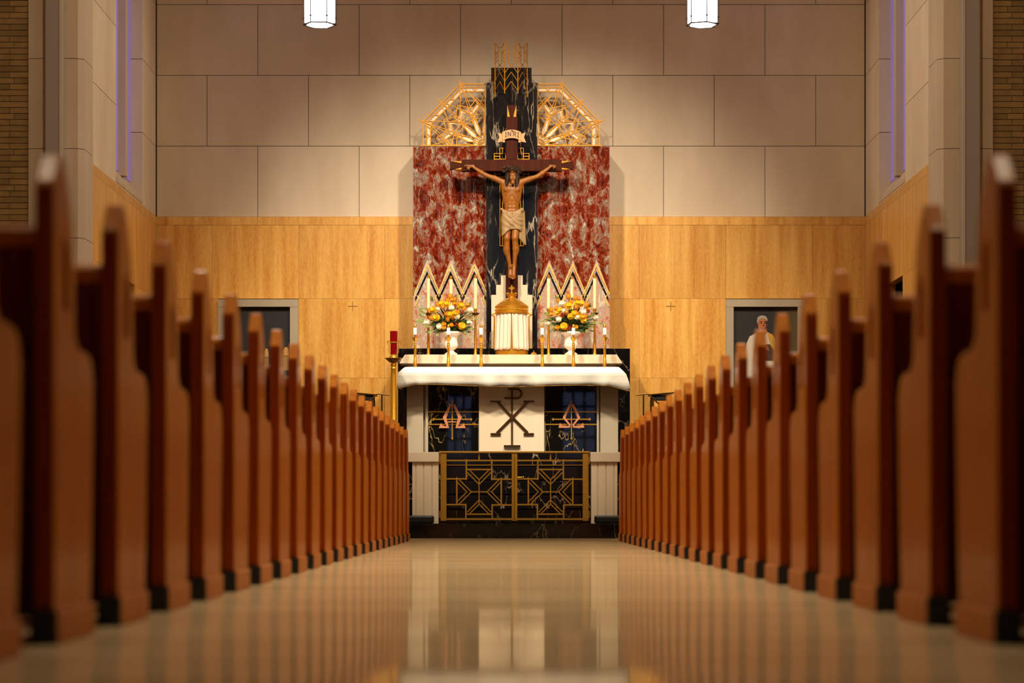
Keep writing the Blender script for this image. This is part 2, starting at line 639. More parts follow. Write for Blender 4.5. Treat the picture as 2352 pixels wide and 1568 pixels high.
M_COPPER = plain('copper', rgb(214, 138, 96), 0.4, 0.3, var=0.2, vscale=80)
M_GLASSW = plain('milk_glass', rgb(246, 226, 190), 0.3)
M_WAX = plain('ivory_wax', rgb(246, 222, 166), 0.5)
M_WHITE = plain('white_marble', rgb(244, 232, 216), 0.35)
M_LINEN = plain('white_linen', rgb(246, 240, 230), 0.85)
M_LACE = plain('lace_linen', rgb(224, 218, 202), 0.9, var=0.12, vscale=28)
M_CURTAIN = plain('silk_curtain', rgb(226, 210, 188), 0.8)
M_SKIN = plain('painted_carved_wood', rgb(144, 84, 16), 0.5, var=0.3, vscale=9)
M_HAIR = plain('dark_brown_hair', rgb(44, 22, 10), 0.6, var=0.3, vscale=60)
M_THORN = plain('dark_thorns', rgb(72, 44, 22), 0.6)
M_CLOTHC = plain('carved_cloth', rgb(156, 124, 82), 0.6, var=0.1, vscale=10)
M_SCROLL = plain('pale_scroll', rgb(206, 150, 92), 0.5, var=0.1, vscale=20)
M_INK = plain('dark_lettering', rgb(52, 28, 12), 0.6)
M_VINYL = plain('black_vinyl', rgb(20, 20, 18), 0.35)
M_GREYMET = plain('grey_painted_metal', rgb(150, 138, 126), 0.5)
M_DARK = plain('dark_void', rgb(14, 12, 10), 0.8)
M_DOOR = wood_mat('dark_door', rgb(22, 14, 8), rgb(34, 22, 12), 0.4, 0.2)

# ------------------------------------------------------------------ structure: floor, walls, ceiling
YB = 29.5                 # back wall
XW = 813 * YB / F         # chancel side wall
YP = 24.42                # front of the piers
CEIL = 9.2
XN = 6.6                  # nave walls

fl = MB().box(-XN, XN, -1.5, 25.3, -0.1, 0.0)
struct(fl.build('floor', M_FLOOR))
struct(MB().box(-XN, XN, 25.3 + 1e-3, 29.9, -0.1, 0.148).build('floor_chancel', M_BLACK))
# the black marble step in front of the rail
st = MB().box(-XN + 1.7, XN - 1.7, 25.28, 25.72, 0.0, 0.155)
struct(st.build('trim_1', M_BLACK, bevel=0.006))
struct(MB().box(-XN, XN, -1.5, 30.0, CEIL, CEIL + 0.1).build('ceiling', M_STONE))


def block_rows(mb, axis, fixed, depth, rows, cap=0.0, gap=0.007, back=True):
    """rows: list of (z0, z1, [edges]); boxes with joints between. axis 'x': wall faces -Y at y=fixed"""
    for z0, z1, ed in rows:
        for a, b in zip(ed[:-1], ed[1:]):
            a2, b2 = a + gap / 2, b - gap / 2
            if axis == 'x':
                mb.box(a2, b2, fixed, fixed + depth, z0 + gap / 2, z1 - gap / 2)
            else:
                f0, f1 = sorted((fixed, fixed + depth))
                mb.box(f0, f1, a2, b2, z0 + gap / 2, z1 - gap / 2)


ZW = WZ(498, YB)          # top of panelling
ROW = 162.5 * YB / F
BW = 233 * YB / F
XJ = WX(592, YB)
rows = []
z = ZW
k = 0
while z < CEIL:
    off = 0 if k % 2 == 0 else BW / 2
    ed = [-XW]
    x = XJ + off - 4 * BW
    while x < XW - 0.02:
        if x > -XW + 0.02:
            ed.append(x)
        x += BW
    ed.append(XW)
    rows.append((z, min(z + ROW, CEIL), ed))
    z += ROW
    k += 1
mb = MB()
block_rows(mb, 'x', YB, 0.2, rows)
wb = mb.build('wall_back', M_STONE)
struct(wb)
jb = MB().box(-XW - 0.6, XW + 0.6, YB + 0.012, YB + 0.4, 0.0, CEIL)
struct(jb.build('wall_back_mortar', M_JOINT))

# golden panelling on the back wall, with openings left for the two pictures
ZC = WZ(517, YB)
Z685, Z867 = WZ(686, YB), WZ(868, YB)
pan = MB()
xs_cap = [-XW, WX(592, YB), WX(826, YB), WX(1520, YB), WX(1756, YB), XW]
block_rows(pan, 'x', YB - 0.024, 0.1, [(ZC, ZW, xs_cap)], gap=0.0022)
e = [WX(p, YB) for p in (488, 686, 884, 1468, 1667, 1866)]
block_rows(pan, 'x', YB - 0.02, 0.1, [(Z685, ZC, [-XW] + e + [XW])], gap=0.0022)
for a, b in ((-XW, WX(502, YB)), (WX(686, YB), WX(884, YB)), (WX(884, YB), WX(1468, YB)), (WX(1468, YB), WX(1667, YB)), (WX(1848, YB), XW)):
    block_rows(pan, 'x', YB - 0.02, 0.1, [(Z867, Z685, [a, b]), (0.95, Z867, [a, b]), (0.148, 0.95, [a, b])], gap=0.0022)
for a, b in ((502, 686), (1667, 1848)):
    block_rows(pan, 'x', YB - 0.02, 0.1, [(0.148, 0.95, [WX(a, YB), WX(b, YB)])], gap=0.0022)
struct(pan.build('trim_2', M_PANEL))

# chancel side walls
for s, nm in ((-1, 'left'), (1, 'right')):
    X = s * XW
    Ya, Yn, Yf, Yd0, Yd1 = YP + 0.55, 26.54, 28.42, 26.62, 27.75
    zsill, zdoor = 3.95, 2.88
    mb = MB()
    rr = []
    z = ZW
    k = 0
    while z < CEIL:
        z1 = min(z + ROW, CEIL)
        rr.append((z, z1, [Ya, Yn]))
        rr.append((z, z1, [Yf, YB]))
        z += ROW
    rr.append((ZW, zsill, [Yn, Yf]))
    block_rows(mb, 'y', X + s * .012, s * 0.5, rr)
    struct(mb.build('wall_' + nm, M_STONE))
    struct(MB().box(*sorted((X + s * 0.02, X + s * 0.6)), Ya, Yn - .02, 0.148, CEIL).box(*sorted((X + s * 0.02, X + s * 0.6)), Yf + 0.02, YB, 0.148, CEIL).build('wall_%s_mortar' % nm, M_JOINT))
    mb = MB()
    pr = [(0.148, Z867, [Ya, Yd0]), (0.148, Z867, [Yd1, YB - .03]), (Z867, zdoor, [Ya, Yd0]), (Z867, zdoor, [Yd1, YB - .03]), (zdoor, ZC, [Ya, 26.0, 27.05, 28.1, YB - .03]), (ZC, ZW, [Ya, 26.2, 27.4, 28.6, YB - .03])]
    block_rows(mb, 'y', X - s * 0.003, s * 0.1, pr, gap=0.0022)
    struct(mb.build('trim_3' if s < 0 else 'trim_4', M_PANEL))
    # doorway in the panelling
    mb = MB().box(*sorted((X + s * 0.3, X + s * 0.36)), Yd0, Yd1, 0.148, zdoor)
    d = struct(mb.build('door_1' if s < 0 else 'door_2', M_DOOR))
    mb = MB()
    mb.box(*sorted((X + s * .1, X + s * .36)), Yd0 - .06, Yd0, 0.148, zdoor + .06)
    mb.box(*sorted((X + s * .1, X + s * .36)), Yd1, Yd1 + .06, 0.148, zdoor + .06)
    mb.box(*sorted((X + s * .1, X + s * .36)), Yd0, Yd1, zdoor, zdoor + .06)
    mb.build('door_frame', M_DOOR, d)
    # tall two-light window with sloping sill
    Xg = s * 4.465
    Xo = X + s * 0.5
    win = MB().box(*sorted((Xg, Xg + s * 0.02)), Yn, Yf, 4.15, CEIL)
    M_WIN = emis('stained_glass_daylight_' + nm, (0.36, 0.28, 0.85, 1), 0.12)
    wo = struct(win.build('window_1' if s < 0 else 'window_2', M_WIN))
    mb = MB()
    mb.box(*sorted((s * (XW + .06), Xg)), 27.48, 27.64, 4.1, CEIL)
    mb.build('mullion', M_PIER, wo)
    sl = MB()
    sl.prism([(X + s * .005, Yn, 3.95), (Xg + s * .02, Yn, 4.16), (Xg + s * .02, Yn, 3.9), (X + s * .005, Yn, 3.9)], (0, Yf - Yn, 0))
    sl.build('window_sill', M_PIER, wo)
    # pier of the chancel arch, coursed
    mb = MB()
    xa, xb = s * 4.314, s * 4.875
    zz = [0.0] + [WZ(p, YP) for p in (952, 748, 546, 341, 134, -72, -280)] + [CEIL]
    zz = sorted(zz)
    g = 0.006
    for z0, z1 in zip(zz[:-1], zz[1:]):
        pl = [(xa, YP + 0.06), (xa + s * .06, YP + .012), (xa + s * .16, YP), (xa + s * .40, YP), (xb, YP + .02), (xb, YP + .55), (xa, YP + .55)]
        mb.prism([(x, y, z0 + g / 2) for x, y in pl], (0, 0, z1 - z0 - g))
    struct(mb.build('trim_5' if s < 0 else 'trim_6', M_PIER))
    struct(MB().box(*sorted((xa + s * .03, xb - s * .01)), YP + .1, YP + .54, 0.0, CEIL).build('trim_7' if s < 0 else 'trim_8', M_JOINT))
    # buff brick wall beside the pier
    mb = MB()
    ch, bl = 0.0602, 0.335
    x0, x1 = 4.878, XN
    k = 0
    z = 1.9
    while z < 6.0:
        hd = (k % 6 == 3)
        bw = bl / 2 if hd else bl
        x = x0 - (0 if k % 2 else bl * 0.36) - 0.02
        while x < x1:
            a, b = max(x, x0), min(x + bw, x1)
            if b - a > 0.03:
                mb.box(*sorted((s * (a + .003), s * (b - .003))), YP + 0.05, YP + 0.15, z + .0035, z + ch - .0035)
            x += bw
        z += ch
        k += 1
    mb.box(*sorted((s * x0, s * x1)), YP + 0.05, YP + 0.15, 0.0, 1.895)
    mb.box(*sorted((s * x0, s * x1)), YP + 0.05, YP + 0.15, z + .003, CEIL)
    struct(mb.build('wall_brick_' + nm, M_BRICK))
    struct(MB().box(*sorted((s * x0, s * x1)), YP + 0.06, YP + 0.3, 0.0, CEIL).build('wall_brick_%s_mortar' % nm, M_JOINT))
    # nave outer wall
    struct(MB().box(*sorted((s * XN, s * (XN + .2))), -1.5, YP + .3, 0, CEIL).build('wall_nave_' + nm, M_BRICK))
    # grey box conduit in front of the pier
    mb = MB().pxprism([], 0, 0) if False else MB()
    a, b = (103, 143) if s < 0 else (2210, 2252)
    Yc = YP - 0.14
    xa, xb = WX(a, Yc), WX(b, Yc)
    r = thing('conduit', 'grey painted box conduit running up the %s stone pier' % ('left' if s < 0 else 'right'), 'conduit', ((xa + xb) / 2, Yc + .06, 0), 'conduits on the stone piers')
    mb.box(xa, xb, Yc, Yc + .13, 0.0, CEIL)
    mb.build('casing', M_GREYMET, r, r.location, bevel=0.012)
    mb = MB()
    ex = xb if s < 0 else xa
    mb.box(*sorted((ex - s * .0, ex + s * .028)), Yc - .012, Yc - .001, 0.0, CEIL)
    mb.build('edge_strip', M_PIER, r, r.location)
struct(MB().box(-XN, XN, -1.7, -1.5, 0, CEIL).build('wall_front', M_BRICK))
# glazed doors and the coloured gallery window at the far end behind the camera
M_DAY = emis('door_daylight', (0.36, 0.5, 1.0, 1), 0.6)
for k, (xa, xb, za, zb) in enumerate(((-1.5, -0.9, 1.3, 3.0), (1.2, 2.0, 1.3, 3.1))):
    wd = struct(MB().box(xa, xb, -1.49, -1.48, za, zb).build('window_%d' % (3 + k), M_DAY))
    mb = MB()
    for t in (0, .33, .66, 1):
        mb.box(xa + (xb - xa) * t - .03, xa + (xb - xa) * t + .03, -1.478, -1.45, za, zb)
    for t in (0, .2, .4, .6, .8, 1):
        mb.box(xa, xb, -1.478, -1.452, za + (zb - za) * t - .03, za + (zb - za) * t + .03)
    mb.build('window_frame', M_DARK, wd)
m, nt, bs = new_mat('stained_glass')
g = nd(nt, 'ShaderNodeNewGeometry')
vo = nd(nt, 'ShaderNodeTexVoronoi', Scale=3.0)
L(nt, g.outputs['Position'], vo.inputs['Vector'])
cr = nd(nt, 'ShaderNodeValToRGB')
e_ = cr.color_ramp.elements
e_[0].color, e_[1].color = (0.05, 0.1, 0.6, 1), (0.1, 0.5, 0.3, 1)
sp = nd(nt, 'ShaderNodeSeparateColor')
L(nt, vo.outputs['Color'], sp.inputs[0])
L(nt, sp.outputs[0], cr.inputs['Fac'])
L(nt, cr.outputs['Color'], bs.inputs['Emission Color'])
bs.inputs['Emission Strength'].default_value = 0.8
struct(MB().box(-1.1, 1.1, -1.49, -1.48, 5.2, 7.4).build('window_5', m))

# incised crosses on the panelling
for px, side in ((810, 'left'), (1541, 'right')):
    Y = YB - 0.022
    mb = MB()
    mb.pxbar((px, 692), (px, 714), 1.2, Y, 0.004)
    mb.pxbar((px - 11, 703), (px + 11, 703), 1.1, Y, 0.004)
    tag(mb.build('wall_cross', plain('incised_brown', rgb(132, 82, 34), .7)), 'thin brown cross on golden panelling %s of the altar' % side, 'cross', 'thin wall crosses')

# ------------------------------------------------------------------ pictures in stone surrounds
Y = YB - 0.03
for side, (a, b, c, d) in (('left', (502, 521, 667, 686)), ('right', (1667, 1684, 1831, 1848))):
    bx = (WX(a, Y) + WX(b, Y)) / 2
    if side == 'left':
        lab = 'dark painting with gold vessels in grey stone surround, left of altar'
    else:
        lab = 'painting of grey-haired man in white and gold robes, grey stone surround'
    r = thing('painting', lab, 'painting', (WX((a + d) / 2, Y), Y, 0.95))
    mb = MB()
    mb.box(WX(a, Y), WX(b, Y), Y - .06, Y + .03, 0.95, WZ(705.5, Y))
    mb.box(WX(c, Y), WX(d, Y), Y - .06, Y + .03, 0.95, WZ(705.5, Y))
    mb.box(WX(a, Y), WX(d, Y), Y - .06, Y + .03, WZ(705, Y), WZ(688, Y))
    mb.box(WX(b, Y), WX(c, Y), Y - .06, Y + .03, 0.95, 1.05)
    mb.build('stone_surround', M_FRAME, r, r.location)
    mb = MB().box(WX(b, Y), WX(c, Y), Y + .012, Y + .03, 1.05, WZ(705.5, Y))
    cv, nt, bs = new_mat('dark_canvas_' + side)
    g = nd(nt, 'ShaderNodeNewGeometry')
    sp = nd(nt, 'ShaderNodeSeparateXYZ')
    L(nt, g.outputs['Position'], sp.inputs[0])
    nz = nd(nt, 'ShaderNodeTexNoise', Scale=3.0, Detail=4.0)
    L(nt, g.outputs['Position'], nz.inputs['Vector'])
    rp = nd(nt, 'ShaderNodeMapRange')
    rp.inputs['From Min'].default_value, rp.inputs['From Max'].default_value = (WX(1770, Y), WX(1831, Y)) if side == 'right' else (9, 10)
    L(nt, sp.outputs['X'], rp.inputs['Value'])
    mx = nd(nt, 'ShaderNodeMix', data_type='RGBA')
    mx.inputs['A'].default_value, mx.inputs['B'].default_value = rgb(28, 21, 15) if side == 'right' else rgb(22, 18, 15), rgb(92, 72, 26)
    L(nt, rp.outputs['Result'], mx.inputs['Factor'])
    L(nt, mx.outputs['Result'], bs.inputs['Base Color'])
    bs.inputs['Roughness'].default_value = 0.6
    mb.build('canvas', cv, r, r.location)
    Yp = Y + .0115
    if side == 'left':
        vm_ = [plain('painted_gold', rgb(196, 150, 74), .6, var=.2, vscale=30), plain('painted_shade', rgb(104, 70, 28), .6)]
        for cx0, top, wd in ((612, 800, 5), (657, 797, 7)):
            mb = MB()
            pts = [(cx0 - wd, 850), (cx0 - wd, top + 18), (cx0 - wd * .9, top + 8), (cx0 - wd * .4, top), (cx0 + wd * .4, top), (cx0 + wd * .9, top + 8), (cx0 + wd, top + 18), (cx0 + wd, 850)]
            mb.pxprism(pts, Yp - .003, Yp)
            mb.cur = 1
            for kx in range(-2, 3):
                mb.pxbar((cx0 + kx * wd * .38, top + 22), (cx0 + kx * wd * .38, 850), .9, Yp - .005, .003)
            mb.pxbar((cx0 - wd, top + 20), (cx0 + wd, top + 20), 1.6, Yp - .005, .003)
            mb.build('painted_vessel', vm_, r, r.location)
    else:
        mats = [plain('painted_white', rgb(210, 196, 174), .6, var=.12, vscale=16), plain('painted_gold2', rgb(200, 148, 40), .6, var=.25, vscale=40),
                plain('painted_skin', rgb(186, 104, 54), .6, var=.3, vscale=24), plain('painted_grey_hair', rgb(164, 154, 138), .6, var=.2, vscale=50),
                plain('painted_shadow', rgb(60, 30, 14), .6), plain('painted_brown', rgb(70, 40, 22), .6, var=.2, vscale=20)]
        mb = MB()
        # robe
        mb.cur = 0
        mb.pxprism([(1738, 764), (1722, 772), (1714, 790), (1708, 830), (1704, 880), (1792, 880), (1790, 830), (1784, 784), (1774, 768), (1762, 762), (1750, 772)], Yp - .002, Yp)
        mb.cur = 1
        mb.pxprism([(1762, 763), (1774, 768), (1784, 784), (1788, 830), (1776, 830), (1772, 800), (1766, 780)], Yp - .004, Yp - .002)
        mb.pxprism([(1738, 764), (1744, 780), (1740, 830), (1730, 830), (1733, 790)], Yp - .004, Yp - .002)
        # neck and face
        mb.cur = 2
        mb.pxprism([(1744, 755), (1760, 752), (1762, 764), (1751, 773), (1742, 765)], Yp - .004, Yp - .002)
        el = lambda cx, cy, rx, ry, n=20, a0=0, a1=2 * math.pi: [(cx + rx * math.cos(a0 + (a1 - a0) * i / n), cy + ry * math.sin(a0 + (a1 - a0) * i / n)) for i in range(n)]
        mb.pxprism(el(1751.5, 744, 10.5, 16), Yp - .006, Yp - .004)
        mb.pxprism([(1739.5, 741), (1741.5, 739), (1742.5, 748), (1741, 750)], Yp - .006, Yp - .004)
        mb.cur = 3
        mb.pxprism([(1740, 744), (1738.5, 737), (1740, 729), (1745, 725), (1752, 724), (1759, 726), (1763, 732), (1762.5, 738), (1759, 733), (1753, 731), (1746, 732), (1742.5, 736)], Yp - .008, Yp - .006)
        mb.cur = 4
        for ex in (1748, 1757):
            mb.pxprism(el(ex, 741.5, 2.6, 1.3, 10), Yp - .008, Yp - .006)
            mb.pxbar((ex - 3.4, 738.4), (ex + 3.2, 738.2), 1.2, Yp - .007, .002)
        mb.pxprism([(1753, 742), (1756, 748), (1753, 749.2), (1752, 748.4)], Yp - .008, Yp - .006)
        mb.pxbar((1749, 753.5), (1757, 753.2), 1.1, Yp - .007, .002)
        mb.pxprism([(1758, 736), (1762, 738), (1761, 750), (1756, 759), (1759, 748)], Yp - .008, Yp - .006)
        # joined hands and dark armrest
        mb.cur = 5
        mb.pxprism([(1738, 792), (1768, 790), (1778, 806), (1776, 828), (1734, 828), (1732, 806)], Yp - .006, Yp - .004)
        mb.cur = 2
        for k in range(4):
            mb.pxprism([(1750 + k * 3.2, 792 + k), (1752.6 + k * 3.2, 791 + k), (1757 + k * 3.2, 801 + k), (1754.4 + k * 3.2, 802 + k)], Yp - .009, Yp - .006)
        mb.build('painted_figure', mats, r, r.location)

# ------------------------------------------------------------------ pews
HWL, HWR = 0.97, 1.035
T = 0.042
POUT = 4.55
PROF = [(0, .07), (0, .962), (.004, .978), (.014, .990), (.068, 1.047), (.082, 1.052), (.098, 1.050), (.135, 1.026), (.17, .992), (.20, .95), (.222, .90), (.236, .83), (.243, .75),
        (.246, .70), (.252, .67), (.275, .652), (.32, .647), (.40, .645), (.445, .637), (.472, .615), (.485, .575), (.478, .42), (.458, .22), (.44, .07)]


def boolean_cut(mb_main, cutters, mat, name, bevel):
    a = mb_main.build(name, mat)
    b = cutters.build('cutter', mat)
    md = a.modifiers.new('cut', 'BOOLEAN')
    md.object, md.operation, md.solver = b, 'DIFFERENCE', 'EXACT'
    bv = a.modifiers.new('bev', 'BEVEL')
    bv.width, bv.segments, bv.limit_method, bv.angle_limit = bevel, 3, 'ANGLE', math.radians(35)
    dg = bpy.context.evaluated_depsgraph_get()
    me = bpy.data.meshes.new_from_object(a.evaluated_get(dg))
    me.name = name
    me.materials.append(M_WOOD_SHADED)
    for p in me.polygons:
        if abs(p.normal.x) < .6 and p.normal.z < .5:  # faces turned away from the aisle take the painted-in shade
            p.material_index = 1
    for o in (a, b):
        m0 = o.data
        bpy.data.objects.remove(o)
        bpy.data.meshes.remove(m0)
    return me


def make_pew(side, label, group):
    hw = HWL if side < 0 else HWR
    s = side
    r = thing('pew', label, 'pew', (s * hw, 0, 0), group)

    def sx(a, b):
        return sorted((s * a, s * b))
    # aisle end: shaped panel with a gabled top and a sunk panel
    main = MB().prism([(0, u, z) for u, z in PROF], (s * T, 0, 0))
    cut = MB().prism([(-s * .01, u, z) for u, z in ((.085, .72), (.085, .85), (.125, .885), (.165, .85), (.165, .72))], (s * .019, 0, 0))
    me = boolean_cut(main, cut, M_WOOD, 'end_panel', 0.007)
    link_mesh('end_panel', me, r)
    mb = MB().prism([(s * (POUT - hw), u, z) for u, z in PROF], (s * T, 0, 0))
    mb.build('end_panel', M_WOOD_SHADED, r)
    # plinth with black rear kick plate
    for xo in (0, POUT - hw):
        mb = MB().box(*sx(xo - .008, xo + T + .008), .0, .455, 0, .072)
        pl = mb.build('plinth', M_WOOD, r, bevel=.004, segs=1)
        mb = MB().box(*sx(xo - .008, xo + T + .008), -.014, -.001, 0, .072)
        mb.build('kick_plate', M_KICK, pl)
    x0, x1 = T - .002, POUT - hw + .002
    # back, leaning
    mb = MB().prism([(s * x0, .052, .875), (s * x0, .078, .875), (s * x0, .185, .43), (s * x0, .155, .40)], (s * (x1 - x0), 0, 0))
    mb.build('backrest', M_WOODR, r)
    pts = []
    for i in range(14):
        a = 2 * math.pi * i / 14
        pts.append((s * x0, .063 + .032 * math.cos(a), .875 + .024 * math.sin(a)))
    MB().prism(pts, (s * (x1 - x0), 0, 0)).build('top_rail', M_WOOD, r, smooth=True)
    MB().prism([(s * x0, .16, .415), (s * x0, .16, .445), (s * x0, .50, .455), (s * x0, .53, .445), (s * x0, .53, .42)], (s * (x1 - x0), 0, 0)).build('seat', M_WOOD, r, bevel=.005)
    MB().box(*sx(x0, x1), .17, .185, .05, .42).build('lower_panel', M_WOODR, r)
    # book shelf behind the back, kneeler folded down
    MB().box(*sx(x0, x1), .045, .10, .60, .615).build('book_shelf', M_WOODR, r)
    return r


NP = 23
ORD = ['first', 'second', 'third', 'fourth', 'fifth', 'sixth', 'seventh', 'eighth', 'ninth', 'tenth', 'eleventh', 'twelfth', 'thirteenth', 'fourteenth',
       'fifteenth', 'sixteenth', 'seventeenth', 'eighteenth', 'nineteenth', 'twentieth', 'twenty-first', 'twenty-second', 'twenty-third']
for side in (-1, 1):
    nm = 'left' if side < 0 else 'right'
    first = None
    for i in range(NP):
        y = 5.14 + 0.835 * (i - 1)
        k = NP - 1 - i
        if k == NP - 1:
            lab = 'gable-ended brown pew %s of the aisle, farthest from the altar, cut by picture edge' % nm
        else:
            lab = 'gable-ended brown pew %s of the aisle, %s from the altar rail' % (nm, ORD[k])
        hw = HWL if side < 0 else HWR
        grp = 'pews %s of the aisle' % nm
        if first is None:
            first = make_pew(side, lab, grp)
            first.location = (side * hw, y, 0)
        else:
            dup(first, (side * hw, y, 0), lab, grp)

# ------------------------------------------------------------------ altar steps, rail and gate
CH = 0.148                # chancel floor level
for k in range(5):
    Yk = 26.05 + 0.28 * k
    z0 = CH + .0015 + .161 * k
    wk = 1.75 - .05 * k
    mb = MB().box(-wk, wk + .02, Yk, 29.2 - .01 * k, z0, z0 + .145)
    struct(mb.build('trim_%d' % (9 + k), M_BLACK, bevel=.006, segs=1))
ZPLAT = CH + .0015 + .161 * 5 - .001

YR = 25.62                # communion rail front
ZST = 0.156
for side, (a, b, c0, c1) in (('left', (947, 1007, 935, 1008)), ('right', (1358, 1418, 1356, 1423))):
    s = -1 if side == 'left' else 1
    r = thing('communion_rail', 'cream marble rail pier and dark panel %s of the brass gate' % side, 'altar rail', (WX((a + b) / 2, YR), YR, ZST), 'altar rail sections')
    # fluted pier shaft
    xa, xb = WX(a, YR), WX(b, YR)
    pts = []
    n = 3
    wd = (xb - xa)
    pts.append((xa, YR + .25))
    edges = [0, .10, .13, .16, .40, .43, .46, .72, .75, .78, 1.0] if s < 0 else [0, .22, .25, .28, .54, .57, .60, .84, .87, .90, 1.0]
    for i, t in enumerate(edges):
        pts.append((xa + wd * t, YR + (.012 if i in (2, 5, 8) else 0)))
    pts.append((xb, YR + .25))
    mb = MB().prism([(x, y, ZST) for x, y in pts], (0, 0, WZ(1061, YR) - ZST))
    mb.build('shaft', M_CREAM, r, r.location)
    mb = MB().box(WX(c0, YR) - (0.9 if s < 0 else 0), WX(c1, YR) + (0.9 if s > 0 else 0), YR - .03, YR + .29, WZ(1060.5, YR), WZ(1038, YR))
    mb.build('cap', M_CREAM, r, r.location, bevel=.006)
    # black balustrade wall running out behind the pews
    xo = xa - 1.2 if s < 0 else xb + 1.2
    mb = MB().box(*sorted((xa - .001 if s < 0 else xb + .001, xo)), YR + .06, YR + .2, ZST, WZ(1060.7, YR))
    mb.build('panel', M_BLACK, r, r.location)
    mb = MB()
    for py in (1112, 1145):
        mb.box(*sorted((xa - .002 if s < 0 else xb + .002, xo)), YR + .045, YR + .058, WZ(py + 1, YR), WZ(py - 1, YR))
    mb.build('brass_strip', M_BRASS, r, r.location)
    # black kneeling pad
    Yk = 25.36
    if s < 0:
        ax, bx_ = WX(996, Yk) - .62, WX(996, Yk)
    else:
        ax, bx_ = WX(1366, Yk), WX(1366, Yk) + .62
    mb = MB().box(ax, bx_, Yk, Yk + .22, ZST, ZST + .083)
    k = mb.build('kneeler_pad', M_VINYL, None, ((ax + bx_) / 2, Yk + .11, ZST), smooth=True, bevel=.025, segs=4)
    tag(k, 'black vinyl kneeling pad on step by %s rail pier' % side, 'kneeler', 'kneeling pads')

SG = 620 / 2352.0


def G(x, y):
    """pixel of the zoomed gate drawing -> photo pixel"""
    return (860 + x * SG, 830 + y * SG)


YG = 25.74
for li, (x0, x1, cx0, lab) in enumerate(((576, 1219, 912, 'left leaf of brass gate with geometric cross pattern'),
                                         (1221, 1868, 1535, 'right leaf of brass gate, with the latch knob'))):
    r = thing('gate_leaf', lab, 'gate', (WX(G(cx0, 0)[0], YG), YG, ZST), 'brass gate leaves')
    px = lambda x: WX(G(x, 0)[0], YG)
    pz = lambda y: WZ(G(0, y)[1], YG)
    for a_, b_ in (((576, 628), (1196, 1219)) if li == 0 else ((1221, 1246), (1814, 1866))):
        MB().box(px(a_), px(b_), YG - .022, YG + .022, pz(1388), pz(797)).build('stile', M_BRASS, r, r.location, bevel=.004)
    mb = MB()
    if li == 0:
        mb.box(px(563), px(1221.5), YG - .03, YG + .03, pz(797), pz(782))
    else:
        mb.box(px(1223), px(1877), YG - .03, YG + .03, pz(797), pz(782))
    mb.build('top_rail', M_BRASS, r, r.location, bevel=.003)
    lx0, lx1 = (628, 1196) if li == 0 else (1246, 1814)
    mb = MB()
    q = lambda p: G(p[0], p[1])
    sh = 0 if li == 0 else 623

    def ln(x0, y0, x1, y1, wd, t=.016):
        mb.pxbar(q((x0 + sh, y0)), q((x1 + sh, y1)), wd * SG, YG, t, ext=wd * SG * YG / F * .3)
    LX0, LX1 = lx0 - sh, lx1 - sh
    for args in ((LX0, 862, LX1, 862, 13), (800, 902, 1022, 902, 8), (LX0, 902, 800, 902, 6), (1022, 902, LX1, 902, 6), (808, 940, 1020, 940, 12),
                 (LX0, 1022, 800, 1022, 13), (1022, 1025, LX1, 1025, 13), (LX0, 1246, 800, 1246, 13), (1024, 1249, LX1, 1249, 13),
                 (805, 1329, 1026, 1329, 13), (LX0, 1372, LX1, 1372, 16),
                 (801, 855, 801, 1028, 13), (1023, 855, 1023, 1030, 13), (718, 1012, 718, 1245, 13), (1105, 1015, 1105, 1247, 13),
                 (797, 1246, 797, 1372, 13), (1026, 1249, 1026, 1372, 13), (912, 806, 912, 862, 12), (912, 1030, 912, 1240, 9), (845, 1135, 980, 1135, 9),
                 (832, 948, 912, 1030, 9), (994, 948, 912, 1030, 9), (810, 966, 912, 1070, 9), (1014, 966, 912, 1070, 9),
                 (725, 1052, 805, 1135, 8), (805, 1135, 725, 1216, 8), (740, 1030, 845, 1135, 9), (845, 1135, 740, 1240, 9),
                 (1098, 1052, 1020, 1135, 8), (1020, 1135, 1098, 1216, 8), (1085, 1030, 980, 1135, 9), (980, 1135, 1090, 1244, 9),
                 (912, 1205, 810, 1310, 9), (912, 1205, 1016, 1310, 9), (912, 1242, 830, 1324, 9), (912, 1242, 996, 1324, 9)):
        ln(*args)
    mb.build('openwork', M_GOLD if False else M_BRASS, r, r.location)
    # hinges / latch
    for hy in (860, 1330):
        hx = (566, 575) if li == 0 else (1867, 1876)
        MB().box(px(hx[0]), px(hx[1]), YG - .016, YG + .016, pz(hy + 30), pz(hy - 30)).build('hinge', M_BRASS, r, r.location)
    if li == 1:
        mb = MB()
        mb.tube([(px(1248), YG - .03, pz(1008)), (px(1285), YG - .034, pz(1008))], .005)
        mb.ball((px(1296), YG - .035, pz(1008)), .011)
        mb.build('latch_knob', M_GOLD, r, r.location, smooth=True)

# ------------------------------------------------------------------ altar
YA = 27.55
r = thing('altar', 'marble altar with bronze chi-rho cross between two black panels', 'altar', (WX(1175, YA), YA, ZPLAT))
org = r.location
ZM = WZ(842, 27.32)       # top of the mensa
mb = MB().box(WX(934, YA), WX(1420, YA), YA + .12, 28.3, ZPLAT, ZM - .10)
mb.build('core', M_SHADE, r, org)
MB().box(WX(933, 27.34), WX(1419, 27.34), 27.34, 28.3, ZM - .098, ZM - .012).build('mensa', M_CREAM, r, org, bevel=.006)
for a, b in ((934, 972), (1379, 1420)):
    MB().box(WX(a, YA), WX(b, YA), YA + .02, YA + .118, ZPLAT, ZM - .1).build('side_panel', M_FRAME, r, org, bevel=.004)
for a, b in ((977, 983), (1371, 1376)):
    MB().box(WX(a, YA), WX(b, YA), YA + .04, YA + .118, ZPLAT, ZM - .1).build('narrow_jamb', M_FRAME, r, org)
